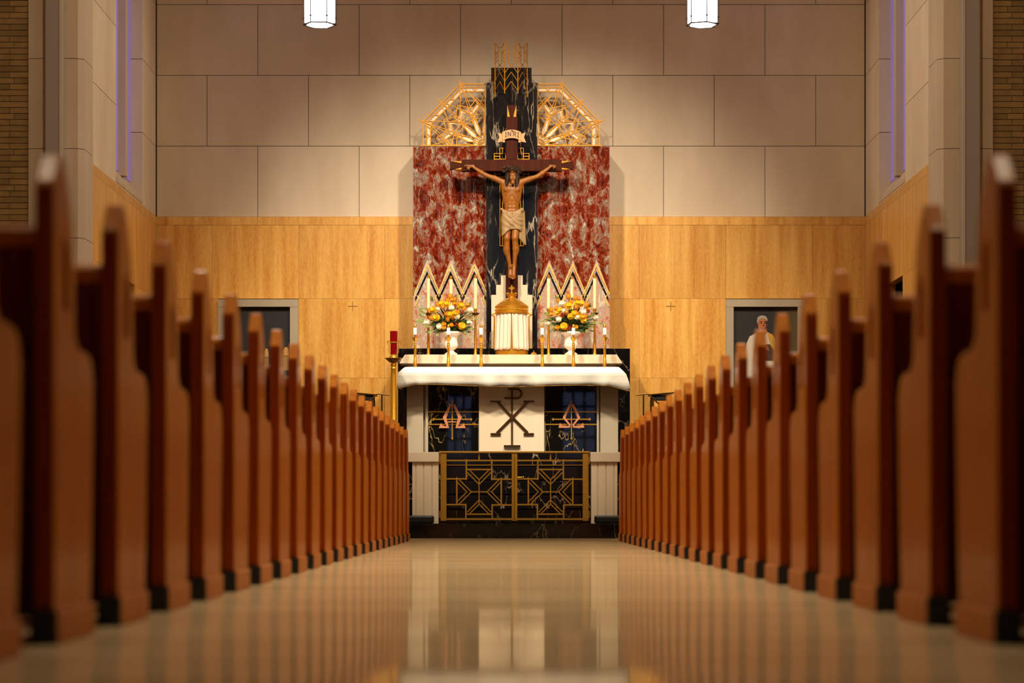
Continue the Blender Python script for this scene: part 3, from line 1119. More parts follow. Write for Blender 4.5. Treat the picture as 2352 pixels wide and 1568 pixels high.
for a, b in ((984, 1098), (1253, 1370)):
    MB().box(WX(a, YA), WX(b, YA), YA + .06, YA + .118, ZPLAT, ZM - .1).build('black_panel', M_BLACK2, r, org)
MB().box(WX(1100, YA), WX(1250, YA), YA, YA + .118, ZPLAT, ZM - .1).build('centre_panel', M_CREAM, r, org, bevel=.004)

# chi-rho
YC = YA - .014
mb = MB()
Q = lambda x, y: G(x, y)


def cl(p, q_, wd, t=.026, yy=YC):
    mb.pxbar(Q(*p), Q(*q_), wd * SG, yy, t)


cl((1199, 240), (1199, 728), 15)
cl((1072, 350), (1336, 618), 17, .024)
cl((1334, 350), (1066, 620), 17, .0235)
for a, b, y in ((1010, 1102, 347), (1298, 1392, 347), (1012, 1102, 629), (1300, 1390, 629)):
    cl((a, y), (b, y), 12)
cl((1128, 734), (1272, 734), 11, .05)
cl((1163, 240), (1242, 240), 15)
cl((1130, 318), (1240, 318), 15)
arc = [(1240 + 40 * math.sin(math.pi * i / 12), 279 - 39 * math.cos(math.pi * i / 12)) for i in range(13)]
for p, q_ in zip(arc[:-1], arc[1:]):
    mb.pxbar(Q(*p), Q(*q_), 15 * SG, YC, .026, ext=.003)
mb.build('chi_rho_emblem', M_BRONZE, r, org, bevel=.0015, segs=1)

# alpha and omega with gold crosses
YE = YA + .06
for kind, cx0, (rx0, rx1), (h0, h1) in (('alpha', 678, (448, 908), (508, 848)), ('omega', 1717, (1488, 1945), (1550, 1882))):
    mb = MB()
    for y in (438, 548):
        mb.pxbar(Q(rx0, y), Q(rx1, y), 10 * SG, YE - .006, .01)
    mb.build('gilt_rail', M_BRASS, r, org)
    mb = MB()
    mb.pxbar(Q(cx0, 350), Q(cx0, 665), 10 * SG, YE - .02, .012)
    mb.pxbar(Q(h0, 503), Q(h1, 503), 10 * SG, YE - .02, .0125)
    for x, y in ((cx0, 348), (cx0, 668), (h0 + 6, 503), (h1 - 6, 503)):
        mb.pxprism([Q(x - 11, y), Q(x, y - 15), Q(x + 11, y), Q(x, y + 15)], YE - .027, YE - .013)
    mb.build('gilt_cross', M_BRASS, r, org)
    mb = MB()
    if kind == 'alpha':
        leg = [(653, 374), (668, 386), (628, 488), (650, 580), (628, 566), (595, 488)]
        foot = [(560, 580), (580, 536), (592, 556), (632, 566), (650, 580)]
        bars = [((640, 526), (716, 526), 9), ((650, 378), (706, 378), 11)]
    else:
        leg = [(1706, 372), (1712, 384), (1664, 490), (1706, 545), (1706, 575), (1692, 575), (1692, 550), (1640, 490), (1694, 376)]
        foot = [(1604, 577), (1618, 533), (1632, 556), (1692, 562), (1694, 577)]
        bars = [((1694, 376), (1740, 376), 10)]
    for pg in (leg, foot):
        mb.pxprism([Q(*p) for p in pg], YE - .034, YE - .028)
        mb.pxprism([Q(2 * cx0 - p[0], p[1]) for p in pg], YE - .034, YE - .028)
    for p, q_, wd in bars:
        mb.pxbar(Q(*p), Q(*q_), wd * SG, YE - .0315, .0065)
    mb.build(kind + '_emblem', M_COPPER, r, org)

# altar cloth
r2x = (WX(933, 27.34), WX(1419, 27.34))
nS, nL = 14, 150


def cloth_ring(off, zt, flare=0.0, wave=0.0, tipdrop=0.0, zwave=0.0):
    x0, x1, y0, y1 = r2x[0] - off, r2x[1] + off, 27.34 - off, 28.3
    pts = []
    L1, L2 = x1 - x0, y1 - y0
    for i in range(nS):
        t = i / (nS - 1)
        pts.append((x0, y1 + (y0 - y1) * t, 'L', t))
    for i in range(1, nL):
        t = i / nL
        pts.append((x0 + L1 * t, y0, 'F', t))
    for i in range(nS):
        t = i / (nS - 1)
        pts.append((x1, y0 + (y1 - y0) * t, 'R', 1 - t))
    out = []
    for j, (x, y, sd, t) in enumerate(pts):
        zz = zt
        if sd == 'F':
            ed = max(0, 1 - min(t, 1 - t) / .06)
            fx = (ed ** 2) * flare * (-1.55 if t < .5 else 1.1)
            wv = wave * (math.sin(t * 47 + 1.3 * math.sin(t * 13)) * .6 + math.sin(t * 23 + 2) * .5) * (1 - ed)
            out.append((x + fx, y + wv - ed * flare * .35, zz - tipdrop * ed ** 1.5 + zwave * math.sin(t * 9 + .5) * (1 - ed) - zwave * 1.2 * (t - .5)))
        else:
            ed = t
            out.append((x + (-1.55 if sd == 'L' else 1.1) * flare * (.4 + .6 * ed ** 3), y - ed ** 4 * flare * .35, zz - tipdrop * (ed ** 6)))
    return out


rings = [cloth_ring(.004, ZM - .004), cloth_ring(.010, ZM - .012, .008), cloth_ring(.035, ZM - .05, .02), cloth_ring(.058, ZM - .088, .03, .003)]
vs, fs = [], []
rings += [cloth_ring(.056, ZM - .10, .035, .006), cloth_ring(.048, ZM - .16, .065, .018, .01), cloth_ring(.042, ZM - .217, 0.088, .026, .06, .010)]
n = len(rings[0])
for rg in rings:
    vs += rg
for j in range(len(rings) - 1):
    for i in range(n - 1):
        fs.append((j * n + i, j * n + i + 1, (j + 1) * n + i + 1, (j + 1) * n + i))
rt = thing('altar_cloth', 'white altar cloth with grey lace border hanging over altar edge', 'altar cloth', (WX(1175, YA), 27.8, ZM - .02))


def sheet(name, js, mat, parent, org, top=False):
    mb = MB()
    fl_ = [f for j in js for f in fs[j * (n - 1):(j + 1) * (n - 1)]]
    mb.add(vs, fl_)
    if top:
        mb.f.append(list(range(0, n)))
        mb.m.append(0)
    o = mb.build(name, mat, parent, org, smooth=True, sharp=60)
    bm = bmesh.new()
    bm.from_mesh(o.data)
    bmesh.ops.delete(bm, geom=[v for v in bm.verts if not v.link_faces], context='VERTS')
    bm.to_mesh(o.data)
    bm.free()
    md = o.modifiers.new('thick', 'SOLIDIFY')
    md.thickness, md.offset = .003, 1.0
    return o


sheet('linen_top', (0, 1, 2), M_LINEN, rt, rt.location, True)
lace = sheet('lace_border', (3, 4, 5), M_LACE, rt, rt.location)
mb = MB()
hem = rings[-1]
mb.tube([(x, y - .002, z) for x, y, z in hem[nS - 1:nS + nL]], .0016, 5)
mb.build('gold_hem', M_GOLD, rt, rt.location)

# gradine slab with slanted ends, and its recess
YGd = 27.95
ZG = WZ(814, YGd)
r = thing('gradine', 'cream marble shelf with slanted ends behind the altar', 'shelf', (WX(1175, YGd), YGd, ZM - .0))
mb = MB().pxprism([(930, 814), (1417, 814), (1430, 834), (917, 834)], YGd, 28.55)
mb.build('slab', M_CREAM, r, r.location, bevel=.003)
mb = MB().box(WX(934, YGd), WX(1418, YGd), 28.31, 28.5, ZPLAT, WZ(834.4, YGd))
mb.build('support', M_SHADE, r, r.location)

# ------------------------------------------------------------------ reredos
r = thing('reredos', 'red and black marble reredos standing behind the altar', 'reredos', (WX(1175, 28.8), 28.8, ZPLAT))
org = r.location
YBK = 28.56
mb = MB().box(WX(914, YBK), WX(1447, YBK), YBK, 29.1, ZPLAT, WZ(800, YBK))
mb.build('black_base', M_BLACK, r, org, bevel=.004)
ZB = WZ(800, YBK)
# black pilaster, stepped top, with three shallow vertical folds
YPL = 28.86
for (a, b, t) in ((1117, 1234, 190), (1128, 1221, 155)):
    pts = []
    nn = 40
    for i in range(nn + 1):
        u = i / nn
        pts.append((WX(a, YPL) + (WX(b, YPL) - WX(a, YPL)) * u, YPL + (0 if t == 190 else .012) - (.0015 * abs(math.sin(u * math.pi * 3)) if t == 190 else .0015 * abs(math.sin(u * math.pi * 3)))))
    z0 = ZB - .02 if t == 190 else WZ(192, YPL)
    poly = pts + [(WX(b, YPL), YB - .04), (WX(a, YPL), YB - .04)]
    MB().prism([(x, y, z0) for x, y in poly], (0, 0, WZ(t, YPL) - z0)).build('black_pilaster', M_BLACK3, r, org, smooth=True, sharp=25)
# red marble panels with three soft flutes above the zigzag
YRD = 29.0


def zig(px, peaks, ytop, yval):
    """height of the zigzag line at px"""
    best = None
    for p in peaks:
        h_ = ytop + abs(px - p) * (yval - ytop) / 27.0
        best = h_ if best is None else min(best, h_)
    return best


for side, (a, b), peaks in (('left', (949, 1117.5), (981, 1035, 1089.5)), ('right', (1233.5, 1400), (1261.5, 1315.7, 1370))):
    nx, N1, N2 = 168, 70, 30
    vs2, fs2 = [], []
    for j in range(N1 + N2 + 2):
        for i in range(nx + 1):
            px = a + (b - a) * i / nx
            zz = zig(px, peaks, 596, 668)
            if j <= N1:
                py, tt = 337 + (zz - 337) * j / N1, 1
            else:
                py, tt = zz + .4 + (800 - zz - .4) * (j - N1 - 1) / N2, 0
            ph = (px - peaks[0]) / 54.2 * 2 * math.pi
            y = YRD - tt * .045 * (.5 + .5 * math.cos(ph)) + tt * .012 - (1 - tt) * .040
            p = P(px, py, YRD)
            vs2.append((p.x, y, p.z))
    mb = MB()
    mb.v = vs2
    for j in range(N1 + N2 + 1):
        for i in range(nx):
            q0 = j * (nx + 1) + i
            mb.f.append([q0, q0 + 1, q0 + nx + 2, q0 + nx + 1])
            mb.m.append(1 if j >= N1 else 0)
    mb.build('red_marble_panel', [M_RED, M_PALE], r, org, smooth=True, sharp=50)
    mb = MB().box(WX(a, YRD) + .001, WX(b, YRD) - .001, YRD + .016, YB - .04, ZB - .02, WZ(337, YRD))
    mb.build('panel_backing', M_RED, r, org)
    # gold zigzag inlay and dark chevrons
    Yi = YRD - .046
    lo, hi = a + 1.5, b - 1.5
    mb = MB()
    for p in peaks:
        for sg in (-1, 1):
            foot = p + sg * 27.2
            mb.pxline([(p, 608.4), (foot, 669), (foot + sg * 2.6, 675)], 2.0, Yi, .012) if lo < foot + sg * 2 < hi + 3 else mb.pxline([(p, 608.4), (p + sg * 25, 664.5), (p + sg * 24.2, 673)], 2.0, Yi, .012)
            f2 = p + sg * 27.2
            if lo < f2 + sg * 6 < hi:
                mb.pxline([(f2 + sg * 5.5, 678), (f2 + sg * 8.3, 685.5), (f2 + sg * 2.5, 697)], 2.0, Yi, .012)
            else:
                mb.pxline([(f2 - sg * 4.5, 678.5), (f2 - sg * 1.0 - sg * 6, 686), (f2 + sg * .2, 703)], 2.0, Yi, .012)
    mb.build('gold_zigzag', M_ZIG, r, org)
    mb = MB()
    for p in peaks:
        for sg in (-1, 1):
            mb.pxprism([(p, 622), (p, 632.5), (p + sg * 27.2, 692), (p + sg * 27.2, 683)][::sg], Yi - .002, Yi + .01)
    mb.build('dark_chevron', M_BLACK, r, org)
# white stepped stone behind the tabernacle
Yw = 28.74
for pts in ([(1128.5, 800), (1128.5, 677), (1139.5, 677), (1139.5, 654), (1150.5, 654), (1150.5, 632), (1161.5, 632), (1161.5, 800)],):
    for f in (lambda x: x, lambda x: 2351 - x):
        MB().pxprism([(f(x), y) for x, y in pts], Yw, YPL - .021).build('stepped_stone', M_CREAM, r, org)
# gilt lattice on the pilaster behind the cross
Yl = YPL - .032
mb = MB()
S2 = 240 / 2091.0
A2 = lambda x, y: (1060 + x * S2, 340 + y * S2)


def ll(pts, wd=1.5):
    mb.pxline(pts, wd, Yl, .01)


for f in (lambda p: p, lambda p: (2350.4 - p[0], p[1])):
    g = lambda x, y: f(A2(x, y))
    ll([g(768, 0), g(882, 0), g(882, 222), g(655, 222), g(655, 108), g(882, 108)])
    ll([g(768, 0), g(768, 222)])
    ll([g(824, 0), g(824, 104)])
    ll([g(655, 165), g(768, 165)])
    ll([g(655, 466), g(655, 580), g(882, 580)])
    ll([g(655, 466), g(882, 466), g(882, 640)])
    ll([g(768, 466), g(768, 580)])
    ll([g(655, 522), g(768, 522)])
    ll([g(824, 580), g(824, 640)])
    ll([g(770, 640), g(770, 1955), g(900, 1955)])
    ll([g(824, 640), g(824, 1955)])
mb.build('gilt_lattice', M_GILT, r, org)

# ------------------------------------------------------------------ fan shaped gilt grilles
SF = 510 / 2352.0
YF = 29.2


def fan(side):
    m = (lambda p: p) if side == 'left' else (lambda p: (2348.5 - p[0], p[1]))
    r = thing('fan_grille', 'gilt openwork fan grille with white glass, %s of the black pilaster' % side, 'grille', (WX(m((1040, 0))[0], YF), YF, WZ(336, YF)), 'gilt fan grilles')
    org = r.location
    z = lambda x, y: m((920 + x * SF, 70 + y * SF))
    # outer frame: parallel outlines
    C0 = (897, 1220)
    def inset(d):
        k = d * math.tan(math.radians(22.5))
        return [(897, 570 + d), (630 + k * .0 + d * .42, 570 + d), (240 + d, 965 + d * .42), (240 + d, 1220)]
    mb = MB()
    for d, wd in ((0, 2.4), (36, 1.8), (78, 1.8)):
        mb.pxline([z(*p) for p in inset(d)], wd, YF, .024 if d else .03)
    mb.pxline([z(897, 562), z(897, 1222)], 2.2, YF, .03)
    mb.pxline([z(215, 1220), z(897, 1220)], 2.2, YF, .03)
    ps = inset(57)
    for (p, q_), ts in ((((ps[0]), ps[1]), (.46,)), ((ps[1], ps[2]), (.27, .73)), ((ps[2], ps[3]), (.55,))):
        for t in ts:
            c = (p[0] + (q_[0] - p[0]) * t, p[1] + (q_[1] - p[1]) * t)
            dx, dy = q_[0] - p[0], q_[1] - p[1]
            l = math.hypot(dx, dy)
            dx, dy = dx / l, dy / l
            nx_, ny_ = -dy, dx
            sgn = 1 if (nx_ * (C0[0] - c[0]) + ny_ * (C0[1] - c[1])) > 0 else -1
            tip = (c[0] + nx_ * sgn * 12, c[1] + ny_ * sgn * 12)
            for e in (-22, 22):
                mb.pxbar(z(*tip), z(c[0] + dx * e - nx_ * sgn * 16, c[1] + dy * e - ny_ * sgn * 16), 1.4, YF - .004, .012)
    mb.build('frame', M_GILT, r, org)
    # milk glass strip in the frame
    a, b = inset(44), inset(72)
    mb = MB()
    for i in range(3):
        mb.pxprism([z(*a[i]), z(*a[i + 1]), z(*b[i + 1]), z(*b[i])], YF + .002, YF + .008)
    mb.build('glass_strip', M_GLASSW, r, org)
    # rays and kites
    CX_, CY_ = 880, 1214
    pol = lambda ang, rad: (CX_ - rad * math.sin(math.radians(ang)), CY_ - rad * math.cos(math.radians(ang)))
    clampx = lambda p: (min(p[0], 893), min(p[1], 1217))
    rays = MB()
    glass = MB()
    for ang in (-4, 20.3, 44.6, 69, 93.5):
        tip = pol(ang, 345)
        la, ra = pol(ang - 8.5, 165), pol(ang + 8.5, 165)
        base = pol(ang, 92)
        kite = [clampx(p) for p in (tip, la, base, ra)]
        glass.pxprism([z(*p) for p in kite], YF + .001, YF + .007)
        rays.pxline([z(*p) for p in kite + kite[:1]], 1.5, YF - .002, .016)
    for ang, rad in ((20.6, 712), (44.5, 660), (68.9, 710)):
        o = pol(ang, rad)
        for tgt in (pol(ang - 8.5, 165), pol(ang + 8.5, 165), pol(ang - 24.4, 345), pol(ang + 24.4, 345)):
            rays.pxbar(z(*o), z(*clampx(tgt)), 1.5, YF - .006, .014)
        rays.pxbar(z(*pol(ang, rad + 26)), z(*pol(ang, rad - 70)), 2.2, YF - .008, .02)
    for e in ((893, 655, 755, 990), (893, 830, 700, 640), (320, 1218, 665, 1120), (545, 1218, 330, 1010)):
        rays.pxbar(z(e[0], e[1]), z(e[2], e[3]), 1.6, YF - .005, .014)
    rays.build('rays', M_GILT, r, org)
    # pointed corner chevrons
    chev = MB()
    for ang in (8, 33, 57.5, 81.5):
        def arm(rt_, ln_, wd, mbx, yy, th):
            t = pol(ang, rt_)
            for sg in (-1, 1):
                aa = math.radians(ang + 180 - sg * 45)
                e = clampx((t[0] - ln_ * math.sin(aa), t[1] - ln_ * math.cos(aa)))
                mbx.pxbar(z(*t), z(*e), wd, yy, th, ext=.002)
        arm(503, 150, 1.8, chev, YF - .003, .014)
        arm(452, 118, 1.4, chev, YF - .003, .0145)
        arm(404, 92, 1.4, chev, YF - .003, .015)
        arm(428, 108, 4.4, glass, YF + .005, .006)
    chev.build('chevrons', M_GILT, r, org)
    for rad, wd in ((330, 1.8), (288, 1.8), (110, 1.5), (62, 1.5), (28, 1.5)):
        pts = [clampx(pol(t, rad)) for t in np.linspace(-2, 91, 26)]
        MB().pxline([z(*p) for p in pts], wd, YF - .001, .012).build('arc_bar', M_GILT, r, org)
    for t in np.linspace(0, 90, 7):
        MB().pxbar(z(*clampx(pol(t, 28))), z(*clampx(pol(t, 110))), 1.3, YF - .0012, .0125).build('spoke', M_GILT, r, org)
    hub = [clampx(pol(t, 100)) for t in np.linspace(-2, 91, 14)] + [(893, 1217)]
    glass.pxprism([z(*p) for p in hub], YF + .0015, YF + .006)
    glass.build('glass_petals', M_GLASSW, r, org)
    # stand-offs to the wall
    mb = MB()
    for p in ((600, 640), (300, 1000), (470, 800), (860, 620), (300, 1180), (860, 1180)):
        c = P(*z(*p), YF)
        mb.tube([(c.x, YF + .005, c.z), (c.x, YB + .003, c.z)], .006, 6)
    mb.build('standoff', M_BRASS, r, org)


fan('left')
fan('right')

# openwork canopy crown above the cross
r = thing('canopy_crown', 'gilt openwork crown canopy atop the black pilaster', 'canopy', (WX(1174, 28.7), 28.7, WZ(220, 28.7)))
org = r.location
mb = MB()
YC0, YC1 = 28.46, 28.78


def cp(px, py, Yq):
    """photo pixel seen at YC0 scale placed at depth Yq"""
    return Vector((WX(px, Yq), Yq, WZ(py, Yq)))


def rod(p, q_, rr=.0052):
    mb.tube([p, q_], rr, 6)


xs = [(1137, YC1, 223, 99), (1159, YC0, 215, 96.5), (1189.5, YC0, 215, 96.5), (1211, YC1, 223, 99)]
for px, Yq, yb, yt in xs:
    rod(cp(px, yb, Yq), cp(px, yt, Yq), .0068)
lerp = lambda a, b, t: a + (b - a) * t
for (pa, Ya_, ba, ta), (pb, Yb_, bb, tb) in zip(xs[:-1], xs[1:]):
    f = lambda u, py: cp(lerp(pa, pb, u), py, lerp(Ya_, Yb_, u))
    # crenellated top
    top = [f(0, ta), f(.33, 109.5), f(.67, 109.5), f(1, tb)]
    for p, q_ in zip(top[:-1], top[1:]):
        rod(p, q_)
    for u in (.33, .67):
        rod(f(u, 109.5), f(u, 145))
    rod(f(.33, 145), f(.5, 151), .004)
    rod(f(.67, 145), f(.5, 151), .004)
    rod(f(0, 114), f(.33, 124), .004) if pa == 1159 else rod(f(0, 118), f(.33, 128), .004)
    rod(f(1, 114), f(.67, 124), .004)
    for k in range(3):
        rod(f(0, 128 + k * 9), f(.3, 118 + k * 9), .0035)
        rod(f(1, 128 + k * 9), f(.7, 118 + k * 9), .0035)
    for ap, lg in ((147.5, 168), (165.5, 187), (187, 208)):
        rod(f(.5, ap), f(0, lg), .0046)
        rod(f(.5, ap), f(1, lg), .0046)
mb.build('openwork', M_GILT, r, org)
mb = MB()
for px in (1139, 1209):
    c = cp(px, 168, YC1)
    mb.tube([(c.x, YC1, c.z), (c.x, YPL + .04, c.z)], .008, 6)
mb.build('bracket', M_BRASS, r, org)

# ------------------------------------------------------------------ tabernacle
YT = 28.3
cx0 = WX(1175.3, YT)
zt = lambda y: WZ(y, YT)
R = 37.5 * YT / F
r = thing('tabernacle', 'domed gold tabernacle with white curtain on the altar shelf', 'tabernacle', (cx0, YT, ZG))
org = r.location
prof = [(R * 1.0, ZG + .0), (R * 1.0, zt(807)), (R * .97, zt(806)), (R * .88, zt(805.4)), (R * .88, zt(722))]
MB().lathe(prof, 48, (cx0, YT, 0)).build('drum', M_GOLD, r, org, smooth=True)
prof = [(R * .95, zt(722)), (R * 1.03, zt(721)), (R * 1.05, zt(718)), (R * 1.0, zt(717)), (R * 1.0, zt(707)), (R * 1.03, zt(706)), (R * 1.03, zt(703.5)), (R * .97, zt(702)),
        (R * .80, zt(697)), (R * .55, zt(690.5)), (R * .33, zt(685.5)), (R * .2, zt(683)), (R * .18, zt(681))]
MB().lathe(prof, 48, (cx0, YT, 0)).build('dome', M_GOLD, r, org, smooth=True, sharp=35)
mb = MB()
for i in range(40):
    a = 2 * math.pi * i / 40
    mb.ball((cx0 + R * 1.01 * math.cos(a), YT + R * 1.01 * math.sin(a), zt(712)), .0075, 6, 4)
mb.build('frieze', M_GOLD, r, org, smooth=True)
mb = MB()
mb.lathe([(R * .18, zt(683)), (R * .27, zt(679)), (R * .30, zt(674.5)), (R * .26, zt(675.5)), (R * .16, zt(680))], 16, (cx0, YT, 0))
for i in range(8):
    a = 2 * math.pi * i / 8
    mb.ball((cx0 + R * .29 * math.cos(a), YT + R * .29 * math.sin(a), zt(673.5)), .009, 8, 5)
mb.ball((cx0, YT, zt(673)), .018)
mb.build('crown', M_GOLD, r, org, smooth=True)
mb = MB()
mb.pxbar((1175.3, 674), (1175.3, 655.5), 2.0, YT, .012)
mb.pxbar((1169.8, 661.5), (1180.8, 661.5), 2.0, YT, .0125)
ring = [(1175.3 + 3.6 * math.cos(t), 661.5 + 3.6 * math.sin(t)) for t in np.linspace(0, 2 * math.pi, 17)]
mb.pxline(ring, 1.2, YT, .008)
for p in ((1175.3, 655.2), (1169.4, 661.5), (1181.2, 661.5)):
    c = P(*p, YT)
    mb.ball(c, .0075, 8, 5)
mb.build('cross', M_GOLD, r, org)
mb = MB()
for s in (-1, 1):
    x = cx0 + s * R * 1.1
    mb.tube([(x - s * .02, YT, zt(719)), (x + s * .012, YT - .01, zt(719.5)), (x + s * .02, YT - .01, zt(723)), (x + s * .004, YT - .01, zt(725)), (x - s * .008, YT, zt(728)), (x - s * .004, YT, zt(770)), (x, YT, zt(800))], [.009, .011, .012, .011, .009, .008, .009], 8)
mb.build('side_volute', M_GOLD, r, org, smooth=True)
# curtain in two halves
for half in (-1, 1):
    vs2, fs2 = [], []
    na, nb = 60, 14
    a0, a1 = (math.radians(-178), math.radians(-91.5)) if half < 0 else (math.radians(-88.5), math.radians(-2))
    for j in range(nb + 1):
        t = j / nb
        zz = zt(719.5 + 85.2 * t)
        for i in range(na + 1):
            u = i / na
            ang = a0 + (a1 - a0) * u
            # the halves part slightly towards the hem
            if half < 0:
                ang -= t * t * .05 * u
            else:
                ang += t * t * .05 * (1 - u)
            amp = .004 + .009 * min(1, t * 3) if t > .04 else .005
            rr = R * .92 + .004 + amp * math.sin(u * (36 if t < .05 else 30) + half * 1.1 + .8 * math.sin(u * 9)) + .012 * t
            vs2.append((cx0 + rr * math.cos(ang), YT + rr * math.sin(ang), zz + (.004 * math.sin(u * 20) if j == nb else 0)))
    for j in range(nb):
        for i in range(na):
            q0 = j * (na + 1) + i
            fs2.append((q0, q0 + 1, q0 + na + 2, q0 + na + 1))
    o = MB().add(vs2, fs2).build('curtain', M_CURTAIN, r, org, smooth=True, sharp=80)
    md = o.modifiers.new('thick', 'SOLIDIFY')
    md.thickness = .003

# small things on the shelf
c = P(1226, 813, 28.12)
r = thing('altar_bell', 'small gold dome bell on shelf beside the tabernacle', 'bell', (c.x, c.y, ZG))
MB().lathe([(.040, ZG), (.042, ZG + .008), (.034, ZG + .014), (.030, ZG + .026), (.018, ZG + .036), (.006, ZG + .040)], 20, (c.x, c.y, 0)).build('dome', M_GOLD, r, r.location, smooth=True)
mb = MB()
mb.tube([(c.x, c.y, ZG + .038), (c.x, c.y, ZG + .05)], .004)
mb.ball((c.x, c.y, ZG + .053), .006)
mb.build('knob', M_GOLD, r, r.location, smooth=True)
c = P(1113, 798, 28.68)
tag(MB().box(c.x - .021, c.x + .021, c.y - .02, c.y + .02, ZB + .0005, WZ(791, 28.68)).build('candle_holder', M_WAX, None, (c.x, c.y, ZB), bevel=.006), 'small square ivory votive holder on black ledge left of tabernacle', 'candle holder')

# ------------------------------------------------------------------ candlesticks
YTC = 28.28
tall = []
for i, (px, lab) in enumerate(((984, 'tall gold candlestick, farthest left on the altar shelf'), (1036, 'tall candlestick behind the left flowers, only its candle showing'),
                               (1092, 'tall gold candlestick between left flowers and black pilaster'), (1260, 'tall gold candlestick between black pilaster and right flowers'),
                               (1313.5, 'tall candlestick behind the right flowers, only its candle showing'), (1366, 'tall gold candlestick, farthest right on the altar shelf'))):
    Yq = YTC + (.12 if i in (1, 4) else 0)
    x = WX(px, Yq)
    if not tall:
        r = thing('tall_candlestick', lab, 'candlestick', (x, Yq, ZG), 'tall candlesticks on the shelf')
        zz = lambda y: WZ(y, YTC) - ZG
        MB().lathe([(.040, 0), (.040, .004), (.028, .012), (.020, .03), (.0165, .05), (.019, .054), (.0165, .06), (.0125, zz(735)), (.013, zz(728)), (.020, zz(725)), (.014, zz(723.5)), (.014, zz(722))], 20).build('stem', M_GOLD, r, smooth=True)
        MB().lathe([(.012, zz(725)), (.034, zz(722)), (.047, zz(719.5)), (.048, zz(718.5)), (.030, zz(720.5)), (.012, zz(721))], 20).build('drip_pan', M_BRONZE, r, smooth=True)
        MB().lathe([(.017, zz(721)), (.0165, zz(714)), (.0215, zz(713)), (.0215, zz(708.5))], 20).build('socket', M_GOLD, r, smooth=True)
        MB().lathe([(.0205, zz(708.4)), (.0205, zz(640)), (.0195, zz(639.4))], 20).build('candle', M_WAX, r, smooth=True)
        MB().lathe([(.0155, zz(639.4)), (.0155, zz(632)), (.010, zz(631)), (.004, zz(630.6))], 16).build('follower_cap', M_GOLD, r, smooth=True)
        tall.append(r)
    else:
        dup(tall[0], (x, Yq, ZG), lab)
YSC = 27.72
ZS = ZM - .0005
M_CANDLE = new_mat('candle_lit_white')[0]
bs = M_CANDLE.node_tree.nodes['Principled BSDF']
bs.inputs['Base Color'].default_value = rgb(255, 246, 228)
bs.inputs['Emission Color'].default_value = rgb(255, 238, 214)
bs.inputs['Emission Strength'].default_value = 0.5
short = []
for i, (px, lab) in enumerate(((953.5, 'short gold candlestick on altar cloth, farthest left of its left trio'), (1030, 'short gold candlestick on altar cloth in front of left urn'),
                               (1105, 'short gold candlestick on altar cloth, left of tabernacle'), (1245.5, 'short gold candlestick on altar cloth, right of tabernacle'),
                               (1317, 'short gold candlestick on altar cloth in front of right urn'), (1389, 'short gold candlestick on altar cloth, farthest right of its right trio'))):
    x = WX(px, YSC)
    if not short:
        r = thing('short_candlestick', lab, 'candlestick', (x, YSC, ZS), 'short candlesticks on the altar cloth')
        zz = lambda y: WZ(y, YSC) - ZS
        MB().lathe([(.024, 0), (.024, .006), (.019, .012), (.022, zz(832)), (.017, zz(830)), (.0185, zz(827)), (.0155, zz(826)), (.0145, zz(797)), (.0165, zz(796)), (.0145, zz(795)), (.0175, zz(792)), (.0145, zz(791)), (.0165, zz(788)), (.012, zz(787)), (.010, zz(785)), (.012, zz(783))], 20).build('stem', M_GOLD, r, smooth=True)
        MB().lathe([(.010, zz(785)), (.022, zz(781)), (.034, zz(775.5)), (.0345, zz(774.5)), (.026, zz(776.5)), (.010, zz(779))], 8).build('drip_pan', M_GOLD, r)
        MB().lathe([(.013, zz(779)), (.013, zz(768.2))], 18).build('socket', M_GOLD, r, smooth=True)
        MB().lathe([(.0185, zz(768.2)), (.0185, zz(752.8))], 18).build('candle', M_CANDLE, r, smooth=True)
        MB().lathe([(.0145, zz(752.8)), (.0145, zz(746)), (.011, zz(744.8)), (.004, zz(744.4))], 16).build('follower_cap', M_GOLD, r, smooth=True)
        short.append(r)
    else:
        dup(short[0], (x, YSC, ZS), lab)

# ------------------------------------------------------------------ sanctuary lamp
YS = 27.03
cx0 = WX(904.5, YS)
zt = lambda y: WZ(y, YS)
r = thing('sanctuary_lamp', 'tall gold stand holding a red glass sanctuary lamp, left of altar', 'lamp', (cx0, YS, CH))
org = r.location
# it stands on the second altar step
ZSL = CH + .0015 + .161 * 4 - .0005
MB().lathe([(.13, ZSL), (.13, ZSL + .02), (.1, ZSL + .035), (.06, ZSL + .06), (.036, ZSL + .09), (.0365, zt(860)), (.030, zt(850)), (.035, zt(848)), (.035, zt(845)), (.030, zt(843)), (.034, zt(840)), (.034, zt(836)), (.028, zt(834)), (.028, zt(831))], 28, (cx0, YS, 0)).build('stand', M_GOLD, r, org, smooth=True)
MB().lathe([(.022, zt(834)), (.055, zt(831)), (.085, zt(825.5)), (.1, zt(823)), (.1, zt(822)), (.07, zt(823)), (.05, zt(822)), (.042, zt(817)), (.034, zt(815.5)), (.034, zt(813))], 28, (cx0, YS, 0)).build('drip_pan', M_BRASS, r, org, smooth=True)
m, nt, b = new_mat('ruby_glass')
b.inputs['Base Color'].default_value = rgb(128, 4, 10)
b.inputs['Roughness'].default_value = .12
b.inputs['Emission Color'].default_value = rgb(190, 6, 6)
b.inputs['Emission Strength'].default_value = .03
mr = 43 * .001
MB().lathe([(.034, zt(813.5)), (.038, zt(811)), (.037, zt(788)), (.0425, zt(787)), (.0425, zt(760.5)), (.036, zt(760))], 28, (cx0, YS, 0)).build('red_glass', m, r, org, smooth=True)
mb = MB()
mb.lathe([(.0445, zt(788)), (.0445, zt(784.5))], 28, (cx0, YS, 0))
